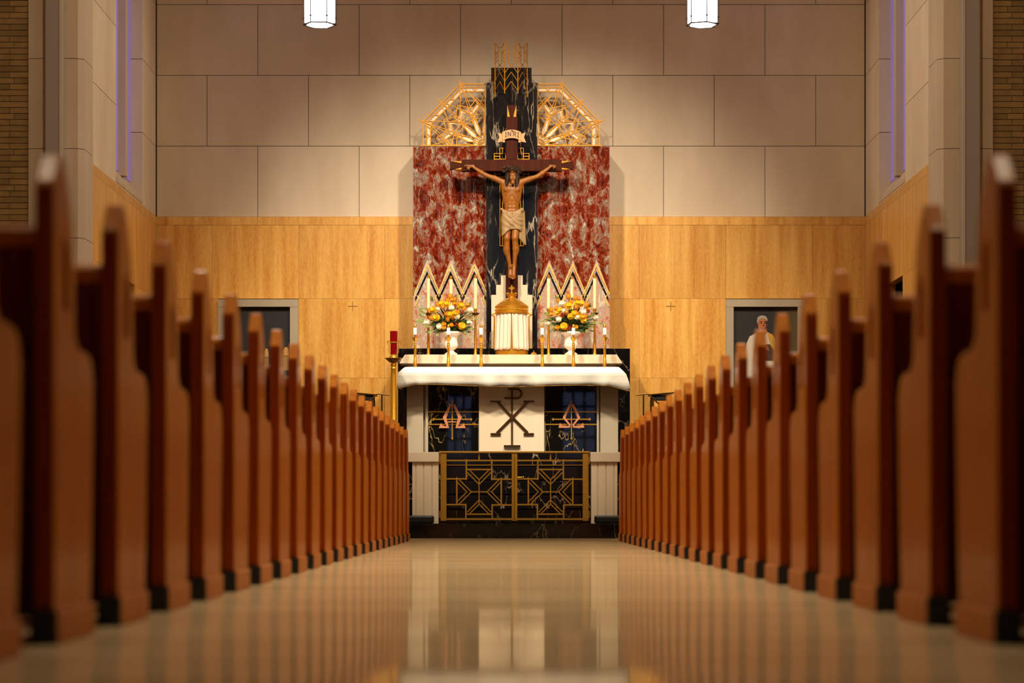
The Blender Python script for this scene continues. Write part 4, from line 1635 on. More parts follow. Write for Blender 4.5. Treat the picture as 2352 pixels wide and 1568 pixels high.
for s in (-1, 1):
    x = cx0 + s * .048
    mb.tube([(cx0 + s * .04, YS, zt(814)), (x + s * .006, YS, zt(808)), (x + s * .003, YS, zt(790)), (x + s * .012, YS, zt(781)), (x + s * .024, YS, zt(784)), (x + s * .024, YS, zt(791)), (x + s * .012, YS, zt(793))], .0042, 6)
mb.build('glass_holder', M_GOLD, r, org, smooth=True)

# ------------------------------------------------------------------ hand rails beside the altar
Yh = 26.4
for side in ('left', 'right'):
    f = (lambda x: x) if side == 'right' else (lambda x: 2355 - x)
    r = thing('handrail', 'thin bent bronze handrail against golden wall, %s of altar' % side, 'handrail', (WX(f(1500), Yh), Yh, CH), 'altar handrails')
    mb = MB()
    pts = [P(f(x), y, Yh) for x, y in ((1460, 907), (1486, 904.5), (1490, 905.5), (1514, 928), (1530, 944))]
    mb.tube([(p.x, p.y, p.z) for p in pts], .0085, 8)
    mb.build('bar', M_BRONZE, r, r.location, smooth=True)
    mb = MB()
    for x, y in ((1478, 905.2), (1528, 942)):
        p = P(f(x), y, Yh)
        mb.tube([(p.x, p.y, p.z), (p.x, p.y, CH + .0015 + .161 * (2 if abs(p.x) < 1.65 else 0))], .008, 8)
    mb.build('post', M_BRONZE, r, r.location, smooth=True)
    # side table with a thin slab top
    Yt = 28.6
    xa, xb = sorted((WX(f(1492), Yt), WX(f(1549), Yt)))
    r = thing('credence_table', 'narrow side table with thin dark top by %s wall of altar' % side, 'table', ((xa + xb) / 2, Yt + .2, CH), 'side tables')
    MB().prism([(xa, Yt, WZ(905 if side == 'right' else 900, Yt) - .012), (xb, Yt, WZ(900 if side == 'right' else 905, Yt) - .012), (xb, Yt, WZ(900 if side == 'right' else 905, Yt)), (xa, Yt, WZ(905 if side == 'right' else 900, Yt))], (0, .38, 0)).build('top', M_BRONZE, r, r.location)
    mb = MB().box(xa + .03, xb - .03, Yt + .03, Yt + .35, WZ(917, Yt), WZ(907, Yt))
    mb.build('apron', M_DARK, r, r.location)
    for lx in (xa + .04, xb - .04):
        for ly in (Yt + .05, Yt + .33):
            MB().box(lx - .015, lx + .015, ly - .015, ly + .015, CH, WZ(916, Yt)).build('leg', M_BRONZE, r, r.location)

# ------------------------------------------------------------------ flower arrangements
M_TULIP = plain('orange_petal', rgb(238, 152, 30), .5, var=.25, vscale=40)
M_DAISY = plain('yellow_petal', rgb(255, 200, 20), .5, var=.12, vscale=40)
M_AMBER = plain('amber_petal', rgb(246, 170, 24), .5, var=.15, vscale=40)
M_EYE = plain('flower_eye', rgb(214, 150, 20), .7)
M_CARN = plain('white_petal', rgb(255, 246, 222), .6)
M_BERRY = plain('red_berry', rgb(176, 26, 14), .25)
M_LEAF = plain('dark_green_leaf', rgb(62, 82, 26), .5, var=.45, vscale=25)
M_LEAF2 = plain('pale_olive_leaf', rgb(150, 150, 84), .5, var=.25, vscale=25)


def mesh_of(mb, name, mats, smooth=True):
    o = mb.build(name, mats, None, smooth=smooth, sharp=70)
    me = o.data
    bpy.data.objects.remove(o)
    return me


def petal(mb, ang, r0, r1, wd, z0, z1, curl=0.0, seg=4):
    vs, fs = [], []
    ca, sa = math.cos(ang), math.sin(ang)
    for j in range(seg + 1):
        t = j / seg
        rr = r0 + (r1 - r0) * t
        ww = wd * math.sin(math.pi * (.18 + .78 * t)) * (1 if t < 1 else .25)
        zz = z0 + (z1 - z0) * t + curl * t * t
        for k in (-1, 0, 1):
            x, y = rr, k * ww * .5
            vs.append((x * ca - y * sa, x * sa + y * ca, zz + (abs(k) * .0 - (1 - abs(k)) * .0015)))
    for j in range(seg):
        for k in range(2):
            q = j * 3 + k
            fs.append((q, q + 1, q + 4, q + 3))
    mb.add(vs, fs)


# tulip: six cupped petals
mb = MB()
for k in range(6):
    a0 = k * math.pi / 3 + (.1 if k % 2 else 0)
    vs, fs = [], []
    sc = 1.0 if k % 2 else .9
    for j in range(7):
        t = j / 6
        rr = .021 * sc * (math.sin(math.pi * min(1, .12 + t * .62)) ** .8) * (1 - .12 * t)
        hw_ = .62 * (math.sin(math.pi * (.1 + .85 * t)) ** .7)
        for i in range(5):
            u = (i - 2) / 2
            a = a0 + u * hw_
            vs.append((rr * math.cos(a), rr * math.sin(a), -.018 + .05 * t - .006 * abs(u) * t))
    for j in range(6):
        for i in range(4):
            q = j * 5 + i
            fs.append((q, q + 1, q + 6, q + 5))
    mb.add(vs, fs)
ME_TULIP = mesh_of(mb, 'tulip', M_TULIP)


def daisy_mesh(mat, nm, sc=1.0, n=16):
    mb = MB()
    for ly in range(3):
        for k in range(n):
            petal(mb, 2 * math.pi * (k + ly * .33) / n, .006 * sc, (.029 - .005 * ly) * sc, .0085 * sc, .002 + .004 * ly, .004 + .009 * ly, -.004 + .003 * ly)
    mb.cur = 1
    mb.ball((0, 0, .010), .008 * sc, 10, 6, (1, 1, .6))
    return mesh_of(mb, nm, [mat, M_EYE])


ME_DAISY = daisy_mesh(M_DAISY, 'daisy')
ME_SMALL = daisy_mesh(M_AMBER, 'small_daisy', .68, 12)
# carnation: ruffled ball
mb = MB()
rnd = random.Random(3)
for ly in range(6):
    n = 8 + ly
    for k in range(n):
        el = .15 + ly * .25
        petal(mb, 2 * math.pi * (k + ly * .4) / n + rnd.uniform(-.1, .1), .004, .030 * math.sin(min(1.57, .35 + el)) * rnd.uniform(.85, 1.05), .017, .0, .026 * math.cos(el) + rnd.uniform(-.003, .003), .004)
mb.ball((0, 0, .004), .022, 12, 8, (1, 1, .8))
ME_CARN = mesh_of(mb, 'carnation', M_CARN)
mb = MB()
for k in range(13):
    mb.ball((rnd.uniform(-.02, .02), rnd.uniform(-.02, .02), rnd.uniform(-.012, .012)), .0056, 8, 6)
ME_BERRY = mesh_of(mb, 'red_berries', M_BERRY)

SFL = 200 / 1845.0
FL_L = [('tulip', 960, 205), ('tulip', 1055, 265), ('tulip', 1110, 360), ('tulip', 800, 415), ('tulip', 700, 375), ('tulip', 530, 510), ('tulip', 575, 655), ('tulip', 885, 570),
        ('tulip', 905, 675), ('tulip', 1250, 455), ('tulip', 1112, 525), ('tulip', 895, 290),
        ('daisy', 790, 360), ('daisy', 892, 365), ('daisy', 1180, 400), ('daisy', 620, 480), ('daisy', 672, 640), ('daisy', 960, 580), ('daisy', 1062, 555), ('daisy', 1205, 815),
        ('small_daisy', 1010, 645), ('small_daisy', 825, 780), ('small_daisy', 822, 850), ('small_daisy', 1000, 290), ('small_daisy', 1045, 370), ('small_daisy', 985, 795), ('small_daisy', 1312, 390),
        ('carnation', 705, 470), ('carnation', 985, 450), ('carnation', 1375, 490), ('carnation', 1092, 620), ('carnation', 475, 745), ('carnation', 740, 830), ('carnation', 1355, 752),
        ('red_berries', 760, 300), ('red_berries', 1195, 315), ('red_berries', 1235, 545), ('red_berries', 712, 650), ('red_berries', 1092, 800)]
FL_R = [('tulip', 700, 205), ('tulip', 850, 240), ('tulip', 755, 325), ('tulip', 615, 410), ('tulip', 870, 425), ('tulip', 490, 295), ('tulip', 340, 480), ('tulip', 660, 525), ('tulip', 880, 560),
        ('tulip', 1080, 380), ('tulip', 1050, 620),
        ('daisy', 710, 400), ('daisy', 480, 540), ('daisy', 530, 495), ('daisy', 745, 615), ('daisy', 815, 560), ('daisy', 950, 355), ('daisy', 875, 345), ('daisy', 965, 620), ('daisy', 1015, 695), ('daisy', 600, 822),
        ('small_daisy', 465, 850), ('small_daisy', 355, 575), ('small_daisy', 855, 840), ('small_daisy', 440, 462), ('small_daisy', 1100, 470),
        ('carnation', 570, 360), ('carnation', 600, 510), ('carnation', 1005, 530), ('carnation', 500, 682), ('carnation', 872, 632), ('carnation', 1265, 645), ('carnation', 270, 765),
        ('red_berries', 590, 575), ('red_berries', 1105, 510), ('red_berries', 690, 840), ('red_berries', 900, 275)]
MEFL = {'tulip': ME_TULIP, 'daisy': ME_DAISY, 'small_daisy': ME_SMALL, 'carnation': ME_CARN, 'red_berries': ME_BERRY}
YU = 28.12


def leaf_blade(mb, base, tip, wd, up=(0, -1, 0.3), sag=0.0, seg=5):
    base, tip = Vector(base), Vector(tip)
    d = tip - base
    sd = d.cross(Vector(up))
    if sd.length < 1e-5:
        sd = Vector((1, 0, 0))
    sd.normalize()
    vs, fs = [], []
    for j in range(seg + 1):
        t = j / seg
        c = base + d * t + Vector((0, 0, -sag * t * t))
        ww = wd * (math.sin(math.pi * min(1, .08 + .92 * t)) ** .8) * .5 + .0004
        vs += [c - sd * ww, c + Vector(up).normalized() * ww * .25, c + sd * ww]
    for j in range(seg):
        for k in range(2):
            q = j * 3 + k
            fs.append((q, q + 1, q + 4, q + 3))
    mb.add(vs, fs)


for side, cxp, ox, FLW in (('left', 1036, 930, FL_L), ('right', 1311.5, 1230, FL_R)):
    ux = WX(cxp, YU)
    r = thing('flower_arrangement', 'white urn of orange, yellow and white flowers on shelf %s of tabernacle' % side, 'flower arrangement', (ux, YU, ZG), 'altar flower urns')
    org = r.location
    pr = [(14.5, 814.2), (14.5, 811.5), (12, 810.5), (8, 808), (6.6, 805.5), (7.2, 803.5), (10, 801.5), (14.6, 798), (16.3, 794), (16.2, 791), (15.2, 787), (14.4, 781), (14.6, 775), (16.5, 770.5), (20.5, 767.5), (25, 765.5), (25.3, 763.5), (24, 762), (20, 763), (16, 768)]
    MB().lathe([(a * YU / F, WZ(b, YU) if b < 814 else ZG) for a, b in pr], 40, (ux, YU, 0)).build('urn', M_WHITE, r, org, smooth=True, sharp=50)
    cen = Vector((ux, YU + .03, WZ(752, YU)))
    rn = random.Random(11 if side == 'left' else 12)
    stems = MB()
    for kind, zx, zy in FLW:
        px, py = ox + zx * SFL, 660 + zy * SFL
        dx, dz = (px - cxp) * YU / F, (735 - py) * YU / F
        rr = min(1, math.hypot(dx / .36, dz / .33))
        Yf_ = YU + .03 - .17 * math.sqrt(max(0, 1 - rr * rr)) + rn.uniform(-.015, .015)
        c = P(px, py, Yf_)
        dirv = (c - cen)
        dirv.normalize()
        if kind in ('daisy', 'small_daisy', 'carnation'):
            dirv = (dirv * .6 + Vector((rn.uniform(-.15, .15), -1, .25)) * .7).normalized()
        elif kind == 'tulip':
            dirv = (dirv + Vector((0, -.1, .75))).normalized()
        o = bpy.data.objects.new(kind, MEFL[kind])
        COL.objects.link(o)
        o.parent = r
        o.location = c - org
        q = dirv.to_track_quat('Z', 'Y')
        o.rotation_mode = 'QUATERNION'
        o.rotation_quaternion = q @ Euler((0, 0, rn.uniform(0, 6))).to_quaternion()
        sc = rn.uniform(1.2, 1.5) * (.75 if (kind == 'carnation' and zx < 300 and side == 'right') else 1)
        if 'daisy' in kind:
            sc *= 1.22
        if kind == 'tulip':
            sc *= 1.05
        o.scale = (sc, sc, sc)
        mid = cen.lerp(c, .55) + Vector((0, .02, .02))
        stems.tube([(ux + rn.uniform(-.03, .03), YU + rn.uniform(-.03, .03), WZ(766, YU)), mid, c - dirv * .012], .0035, 5)
    stems.build('stems', M_LEAF, r, org, smooth=True)
    # leaves and fronds
    mb = MB()
    for k in range(420):
        a = rn.uniform(-.25, math.pi + .25)
        if rn.random() < .35:
            a = rn.choice((rn.uniform(-.3, .5), rn.uniform(math.pi - .5, math.pi + .3)))
        yaw = rn.uniform(-1.1, .9)
        ln_ = rn.uniform(.10, .33)
        d = Vector((math.cos(a), math.sin(yaw) * .55 - .25, math.sin(a) * .85 + .05))
        d.normalize()
        b0 = cen + d * ln_ * rn.uniform(.05, .75) + Vector((0, rn.uniform(-.06, .05), rn.uniform(-.03, .03)))
        leaf_blade(mb, b0, b0 + d * rn.uniform(.05, .11), rn.uniform(.010, .024), (rn.uniform(-.4, .4), -1, rn.uniform(-.2, .6)), rn.uniform(0, .03))
    o = mb.build('foliage', M_LEAF, r, org, smooth=True)
    o['kind'] = 'stuff'
    mb = MB()
    fr = [((500, 470), (300, 440)), ((450, 560), (300, 490)), ((430, 650), (300, 560)), ((430, 720), (235, 740)), ((420, 690), (230, 690)), ((600, 880), (525, 965)), ((690, 910), (690, 1005)), ((1180, 900), (1420, 1060)), ((1180, 905), (1285, 950)),
          ((1250, 660), (1630, 655)), ((1270, 620), (1400, 570)), ((580, 300), (560, 200)), ((1340, 420), (1400, 320)), ((1030, 240), (1090, 180)), ((560, 830), (380, 800)), ((1290, 830), (1420, 880))] if side == 'left' else \
         [((430, 650), (80, 725)), ((420, 640), (160, 690)), ((330, 580), (185, 545)), ((430, 690), (250, 640)), ((1270, 710), (1450, 800)), ((1110, 430), (1170, 370)), ((500, 260), (415, 190)), ((1130, 640), (1230, 560)), ((1120, 760), (1260, 740)), ((1090, 840), (1190, 830)),
          ((420, 830), (240, 770)), ((480, 880), (350, 910)), ((1060, 890), (1100, 930)), ((760, 260), (785, 235))]
    for (a, b), (c, d) in fr:
        p0 = P(ox + a * SFL, 660 + b * SFL, YU - .07)
        p1 = P(ox + c * SFL, 660 + d * SFL, YU - .11)
        mb.tube([p0, p1], .002, 4)
        dv = p1 - p0
        for k in range(9):
            t = k / 9
            q = p0 + dv * t
            for sg in (-1, 1):
                pr_ = Vector((-dv.z, 0, dv.x)).normalized() * sg
                leaf_blade(mb, q, q + dv.normalized() * .028 + pr_ * .016 + Vector((0, rn.uniform(-.012, .012), 0)), .008)
    o = mb.build('fronds', M_LEAF2, r, org, smooth=True)

# ------------------------------------------------------------------ pendant lanterns
M_LAMP = emis('lamp_glass', (0.95, 0.97, 1.0, 1), 7.0)
M_IRON = plain('lantern_iron', rgb(60, 46, 34), .5, .6)


def make_pendant(label, loc, grp):
    r = thing('pendant_lantern', label, 'pendant lamp', loc, grp)
    RH, Ht = .139, 1.1
    hexp = lambda rad, z: [(rad * math.cos(k * math.pi / 3), rad * math.sin(k * math.pi / 3), z) for k in range(6)]
    MB().prism(hexp(RH - .008, .02), (0, 0, Ht - .02)).build('glass', M_LAMP, r)
    MB().prism(hexp(RH - .03, -.006), (0, 0, .02)).build('bottom_glass', M_LAMP, r)
    mb = MB()
    for k in range(6):
        a, b = Vector(hexp(RH, 0)[k]), Vector(hexp(RH, 0)[(k + 1) % 6])
        for z, w_ in ((.0, .008), (Ht, .02)):
            mb.tube([a + Vector((0, 0, z)), b + Vector((0, 0, z))], w_, 6)
        mb.tube([a + Vector((0, 0, .058)), b + Vector((0, 0, .058))], .0035, 5)
        mb.tube([a, a + Vector((0, 0, Ht))], .0062, 6)
        m_ = (a + b) / 2
        mb.tube([m_, m_ + Vector((0, 0, .058))], .0022, 5)
        mb.ball(a + Vector((0, 0, .058)), .011, 6, 4)
    mb.build('frame', M_IRON, r)
    MB().lathe([(RH + .02, Ht), (RH + .02, Ht + .02), (.05, Ht + .14), (.02, Ht + .2)], 6).build('cap', M_IRON, r)
    MB().tube([(0, 0, Ht + .18), (0, 0, CEIL - loc[2])], .008, 6).build('chain', M_IRON, r)
    return r


YPN = 21.0
zp = WZ(57, YPN)
p1 = make_pendant('glowing hexagonal pendant lantern hanging left of the cross', (WX(734.5, YPN), YPN, zp), 'hanging lanterns')
p2 = dup(p1, (WX(1613.5, YPN), YPN, zp), 'glowing hexagonal pendant lantern hanging right of the cross')
p2.rotation_euler = (0, 0, math.radians(-19))
for k, Yq in enumerate((15.9,)):
    for sd in (-1, 1):
        dup(p1, (sd * 1.663, Yq, zp), 'hexagonal pendant lantern over the %s pews, %s row back from the altar' % ('left' if sd < 0 else 'right', ('second',)[k]))

# ------------------------------------------------------------------ crucifix
YX = 28.62                # front of the upright
r = thing('crucifix', 'dark wooden crucifix with carved figure, in front of the black pilaster', 'crucifix', (WX(1175.5, YX), YX, WZ(690, YX)))
org = r.location


def endpiece(mb, mbg, corners_dark, gold):
    mb.pxprism(corners_dark, YX + .002, YX + .1)
    for g_ in gold:
        mbg.pxprism(g_, YX + .008, YX + .09)


mb = MB().pxbox(1162.5, 1188.5, 268, 366, YX, YX + .13).pxbox(1162.5, 1188.5, 393, 692, YX, YX + .08)
gd = MB()
endpiece(mb, gd, [(1165.5, 241), (1185.5, 241), (1179, 268), (1171, 268)], [[(1165.2, 241.5), (1170.9, 268), (1165.2, 268)], [(1185.8, 241.5), (1185.8, 268), (1179.1, 268)]])
mb.build('upright', M_CROSS, r, org, bevel=.003, segs=1)
gd.build('gilt_wedge', M_GILT, r, org)
mb = MB().pxbox(1060, 1290, 366, 392.5, YX - .01, YX + .1)
gd = MB()
endpiece(mb, gd, [(1060, 374.5), (1033.5, 370), (1033.5, 389), (1060, 384.5)], [[(1037, 370), (1060, 370), (1060, 374.4)], [(1043, 389), (1060, 389), (1060, 384.6)]])
endpiece(mb, gd, [(1290, 374.5), (1316.5, 369.5), (1316.5, 388.5), (1290, 384.5)], [[(1313, 369.5), (1290, 370), (1290, 374.4)], [(1310, 388.5), (1290, 389), (1290, 384.6)]])
mb.build('crossbar', M_CROSS, r, org, bevel=.003, segs=1)
gd.build('gilt_wedge', M_GILT, r, org)
# scroll
def sc_top(x):
    return 297.5 + 6.0 * ((x - 1175.3) / 22) ** 2


mb = MB()
n = 16
for part in range(1):
    tp, bt = [], []
    for i in range(n + 1):
        x = 1153.8 + (1197 - 1153.8) * i / n
        tp.append((x, sc_top(x)))
        bt.append((x, sc_top(x) + 19.5))
    for i in range(n):
        mb.pxprism([tp[i], tp[i + 1], bt[i + 1], bt[i]], YX - .035, YX - .022)
for f in (lambda p: p, lambda p: (2350.6 - p[0], p[1])):
    mb.pxprism([f(p) for p in ((1160, 309), (1143.5, 304.5), (1147, 315), (1142, 327.5), (1153.8, 325), (1160, 327))], YX - .02, YX - .008)
    mb.pxprism([f(p) for p in ((1153.9, 322.5), (1160, 321), (1159, 327.5), (1154.5, 326.5))], YX - .03, YX - .018)
sc = mb.build('scroll', M_SCROLL, r, org, bevel=.0015, segs=1)
mb = MB()
Yk = YX - .0362


def letter(strokes, cx_, w_, h_, wd=1.5):
    for (x0, y0), (x1, y1) in strokes:
        g_ = lambda x, y: (cx_ + x * w_, sc_top(cx_ + x * w_) + 4.6 + y * h_)
        mb.pxbar(g_(x0, y0), g_(x1, y1), wd, Yk, .002, ext=.0012)


I_ = [((0, 0), (0, 1)), ((-.35, 0), (.35, 0)), ((-.35, 1), (.35, 1))]
N_ = [((-.5, 0), (-.5, 1)), ((.5, 0), (.5, 1)), ((-.5, 0), (.5, 1))]
R_ = [((-.45, 0), (-.45, 1)), ((-.45, 0), (.2, 0)), ((.2, 0), (.42, .14)), ((.42, .14), (.42, .36)), ((.42, .36), (.2, .5)), ((.2, .5), (-.45, .5)), ((0, .5), (.5, 1))]
letter(I_, 1162, 4, 10)
letter(N_, 1170, 6, 10)
letter(R_, 1182, 6, 10)
letter(I_, 1190, 4, 10)
mb.pxbar((1175.3, 298.5), (1177.5, 302), 2.5, Yk, .012)
mb.build('lettering', M_INK, sc, org)

# carved figure: smooth distance field turned into one continuous surface
SCL = YX / F


class Field:
    def __init__(s, lo, hi, h):
        s.h = h
        s.lo = np.array(lo, float)
        s.n = np.ceil((np.array(hi) - s.lo) / h).astype(int) + 1
        s.d = np.full(tuple(s.n), 50.0, np.float32)
        s.ax = [s.lo[i] + h * np.arange(s.n[i]) for i in range(3)]

    def sub(s, lo, hi):
        a = [max(0, int((lo[i] - s.lo[i]) / s.h)) for i in range(3)]
        b = [min(s.n[i], int((hi[i] - s.lo[i]) / s.h) + 2) for i in range(3)]
        sl = tuple(slice(a[i], b[i]) for i in range(3))
        g = np.meshgrid(*[s.ax[i][sl[i]] for i in range(3)], indexing='ij')
        return sl, g

    def comb(s, sl, d, k, mode):
        c = s.d[sl]
        d = d.astype(np.float32)
        if mode == '+':
            h = np.clip(.5 + .5 * (c - d) / k, 0, 1)
            s.d[sl] = c * (1 - h) + d * h - k * h * (1 - h)
        else:
            h = np.clip(.5 - .5 * (c + d) / k, 0, 1)
            s.d[sl] = c * (1 - h) + (-d) * h + k * h * (1 - h)

    def cone(s, a, ra, b, rb, k=3.0, mode='+', sq=1.0):
        a, b = np.array(a, float), np.array(b, float)
        m = max(ra, rb) + k * 2 + 6
        sl, (X, Y, Z) = s.sub(np.minimum(a, b) - m, np.maximum(a, b) + m)
        if X.size == 0:
            return s
        ba = b - a
        t = np.clip(((X - a[0]) * ba[0] + (Y - a[1]) * ba[1] + (Z - a[2]) * ba[2]) / max(1e-6, ba @ ba), 0, 1)
        d = np.sqrt((X - a[0] - t * ba[0]) ** 2 + ((Y - a[1] - t * ba[1]) / sq) ** 2 + (Z - a[2] - t * ba[2]) ** 2) - (ra + (rb - ra) * t)
        s.comb(sl, d, k, mode)
        return s

    def ell(s, c, rr, k=3.0, mode='+'):
        c, rr = np.array(c, float), np.array(rr, float)
        m = rr + k * 2 + 6
        sl, (X, Y, Z) = s.sub(c - m, c + m)
        if X.size == 0:
            return s
        q = [(X - c[0]) / rr[0], (Y - c[1]) / rr[1], (Z - c[2]) / rr[2]]
        k0 = np.sqrt(q[0] ** 2 + q[1] ** 2 + q[2] ** 2)
        k1 = np.sqrt((q[0] / rr[0]) ** 2 + (q[1] / rr[1]) ** 2 + (q[2] / rr[2]) ** 2) + 1e-9
        s.comb(sl, k0 * (k0 - 1) / k1, k, mode)
        return s

    def mesh(s):
        """naive surface nets"""
        d = s.d
        ins = d < 0
        n = d.shape
        cs = np.zeros(tuple(i - 1 for i in n), np.int8)
        for i in (0, 1):
            for j in (0, 1):
                for k in (0, 1):
                    cs += ins[i:n[0] - 1 + i, j:n[1] - 1 + j, k:n[2] - 1 + k]
        act = np.argwhere((cs > 0) & (cs < 8))
        idx = np.full(cs.shape, -1, np.int64)
        idx[tuple(act.T)] = np.arange(len(act))
        acc = np.zeros((len(act), 3))
        cnt = np.zeros(len(act))
        corners = [(i, j, k) for i in (0, 1) for j in (0, 1) for k in (0, 1)]
        for ci, a in enumerate(corners):
            for b in corners[ci + 1:]:
                if sum(abs(a[q] - b[q]) for q in range(3)) != 1:
                    continue
                da = d[tuple((act + a).T)]
                db = d[tuple((act + b).T)]
                cr = (da < 0) != (db < 0)
                t = np.where(cr, da / np.where(cr, da - db, 1), 0)
                p = np.array(a) + t[:, None] * (np.array(b) - np.array(a))
                acc[cr] += p[cr]
                cnt[cr] += 1
        v = (act + acc / cnt[:, None]) * s.h + s.lo
        faces = []
        for axn in range(3):
            o1, o2 = [(1, 2), (2, 0), (0, 1)][axn]
            a = ins
            b = np.roll(ins, -1, axn)
            cr = a != b
            sl = [slice(1, -1)] * 3
            sl[axn] = slice(0, -1)
            m = np.zeros_like(cr)
            m[tuple(sl)] = cr[tuple(sl)]
            e = np.argwhere(m)
            e1 = np.zeros(3, int)
            e2 = np.zeros(3, int)
            e1[o1] = 1
            e2[o2] = 1
            q = np.stack([idx[tuple((e - e1 - e2).T)], idx[tuple((e - e2).T)], idx[tuple(e.T)], idx[tuple((e - e1).T)]], 1)
            fl_ = ins[tuple(e.T)]
            q[~fl_] = q[~fl_][:, ::-1]
            faces.append(q)
        return v, np.concatenate(faces)

    def build(s, name, mat, parent, org, smooth_it=0):
        v, f = s.mesh()
        W = np.stack([(v[:, 0] - CX) * SCL, YX - v[:, 1] * SCL, H + (HY + v[:, 2]) * SCL], 1) - np.array(org)
        me = bpy.data.meshes.new(name)
        me.from_pydata(W.tolist(), [], f[:, ::-1].tolist())
        me.materials.append(mat)
        me.polygons.foreach_set('use_smooth', [True] * len(me.polygons))
        bm = bmesh.new()
        bm.from_mesh(me)
        for _ in range(smooth_it):
            bmesh.ops.smooth_vert(bm, verts=bm.verts, factor=.5, use_axis_x=True, use_axis_y=True, use_axis_z=True)
        bmesh.ops.recalc_face_normals(bm, faces=bm.faces)
        bm.to_mesh(me)
        bm.free()
        return link_mesh(name, me, parent)


def V(x, y, d):
    """photo pixel and depth towards the viewer -> field coordinates"""
    return (x, d, -y)


B = Field((1060, -4, -652), (1290, 48, -380), .75)
# trunk
B.ell(V(1175.5, 443, 15), (20.5, 12.5, 19))
B.ell(V(1175.5, 458, 15), (18.5, 12, 20), 4)
B.cone(V(1158, 424, 14), 8, V(1193.5, 424, 14), 8, 5)
B.cone(V(1156.5, 428, 14), 6.5, V(1161, 466, 13), 5, 5)
B.cone(V(1194.5, 428, 14), 6.5, V(1190, 466, 13), 5, 5)
B.ell(V(1175.5, 478, 13.5), (16.8, 10.5, 20), 5)
B.ell(V(1176, 497, 13.5), (21, 12.5, 15), 6)
for sx in (-1, 1):
    B.ell(V(1175.6 + sx * 9.3, 437, 24), (9.4, 4.4, 7.4), 3)
    for j in range(3):
        B.ell(V(1175.6 + sx * 5.0, 470 + j * 8, 22.5), (4.6, 2.6, 3.6), 2.4)
    # arch under the ribs
    B.cone(V(1175.6 + sx * 2, 453.5, 29.3), 2.2, V(1175.6 + sx * 12, 470, 24.5), 2.6, 3, '-')
    for j in range(4):
        B.cone(V(1175.6 + sx * 12, 452 + j * 5.2, 26.6 - j * .4), .7, V(1175.6 + sx * 20, 448.5 + j * 5.4, 20 - j * .4), .7, 1.6, '-')
    B.cone(V(1175.6 + sx * 3, 420, 23), 1.6, V(1175.6 + sx * 15, 416.5, 19), 1.8, 3)
B.cone(V(1175.6, 463, 25.6), .7, V(1175.6, 494, 25.2), .7, 1.6, '-')
B.cone(V(1175.6, 428, 29), .6, V(1175.6, 448, 29), .6, 2, '-')
B.ell(V(1175.6, 482.5, 25.6), (1.2, 1.6, 1.5), 1, '-')
# neck and head
B.cone(V(1176, 424, 16), 6.4, V(1177.6, 411, 21), 5.6, 4)
B.ell(V(1178, 398, 23.5), (9.6, 11.5, 12), 3)
B.ell(V(1178, 412, 27.5), (7.6, 8.5, 11.5), 3)
B.cone(V(1173.5, 406.4, 34.6), 1.5, V(1182.8, 406.2, 34.6), 1.5, 1.5)
for ex in (1174.4, 1182):
    B.ell(V(ex, 409.6, 37), (2.7, 2.2, 1.8), 1.2, '-')
    B.ell(V(ex, 409.8, 34.4), (1.8, 1.4, 1.1), .6)
B.cone(V(1178.2, 408, 36.2), 1.1, V(1178.2, 414.6, 38.6), 1.7, 1.2)
B.cone(V(1174, 413.6, 33.6), 2.2, V(1182.4, 413.6, 33.6), 2.2, 2)
B.cone(V(1175.2, 417.8, 36.2), 1.3, V(1181.2, 417.8, 36.2), 1.3, 1)
B.cone(V(1175.6, 419.5, 37.2), .45, V(1180.8, 419.5, 37.2), .45, .5, '-')
B.cone(V(1176.2, 421, 35.8), 1.2, V(1180.2, 421, 35.8), 1.2, 1)
B.ell(V(1177.8, 424, 32.5), (5, 5, 4.4), 2)
# arms: shoulder, elbow, wrist
ARMS = (((1154, 420, 15), (1136, 411.5, 14.5), (1116.5, 404, 12.5), (1106, 398, 12), (1089.8, 386.8, 9.5), (1082.5, 382, 8.5)),
        ((1197, 420, 15), (1215, 413.5, 14.5), (1234.3, 406.8, 12.5), (1245, 399.5, 12), (1262.8, 385.2, 9.5), (1268.5, 380, 8.5)))
for A in ARMS:
    a, m_, e, f_, w_, h_ = [V(*p) for p in A]
    B.cone(a, 7.4, m_, 6.1, 4)
    B.cone(m_, 6.1, e, 4.7, 3)
    B.cone(e, 4.9, f_, 5.1, 2.5)
    B.cone(f_, 5.1, w_, 3.1, 2.5)
    B.cone(w_, 3.0, h_, 3.7, 2)
FING = (
    # towards the left end of the bar: index, middle, ring, little, thumb
    (((1079.5, 379.2, 9.2), (1073, 377.6, 9.6), (1066, 376.4, 9.8)), ((1078.6, 381.6, 9.2), (1072, 381.2, 10), (1066.8, 382.4, 11)),
     ((1078.2, 384.2, 9.2), (1073.2, 386, 11), (1073.4, 389.6, 13)), ((1079.6, 386.2, 9), (1076.2, 389.2, 10.6), (1078.2, 392, 12.2)),
     ((1087, 379.6, 10), (1083, 375.6, 11.4), (1078.2, 375.4, 12))),
    (((1271, 377, 9.2), (1277, 374.8, 9.6), (1283, 372.6, 9.8)), ((1272.3, 379.4, 9.2), (1277.4, 378, 10), (1281.6, 377.4, 11)),
     ((1272, 382, 9.2), (1276, 383.4, 11), (1274.4, 386.4, 13)), ((1270.4, 384.2, 9), (1272.8, 387, 10.6), (1270.6, 389.4, 12.2)),
     ((1264.2, 378.4, 10), (1265.4, 374, 11.4), (1269.2, 372.4, 12))))
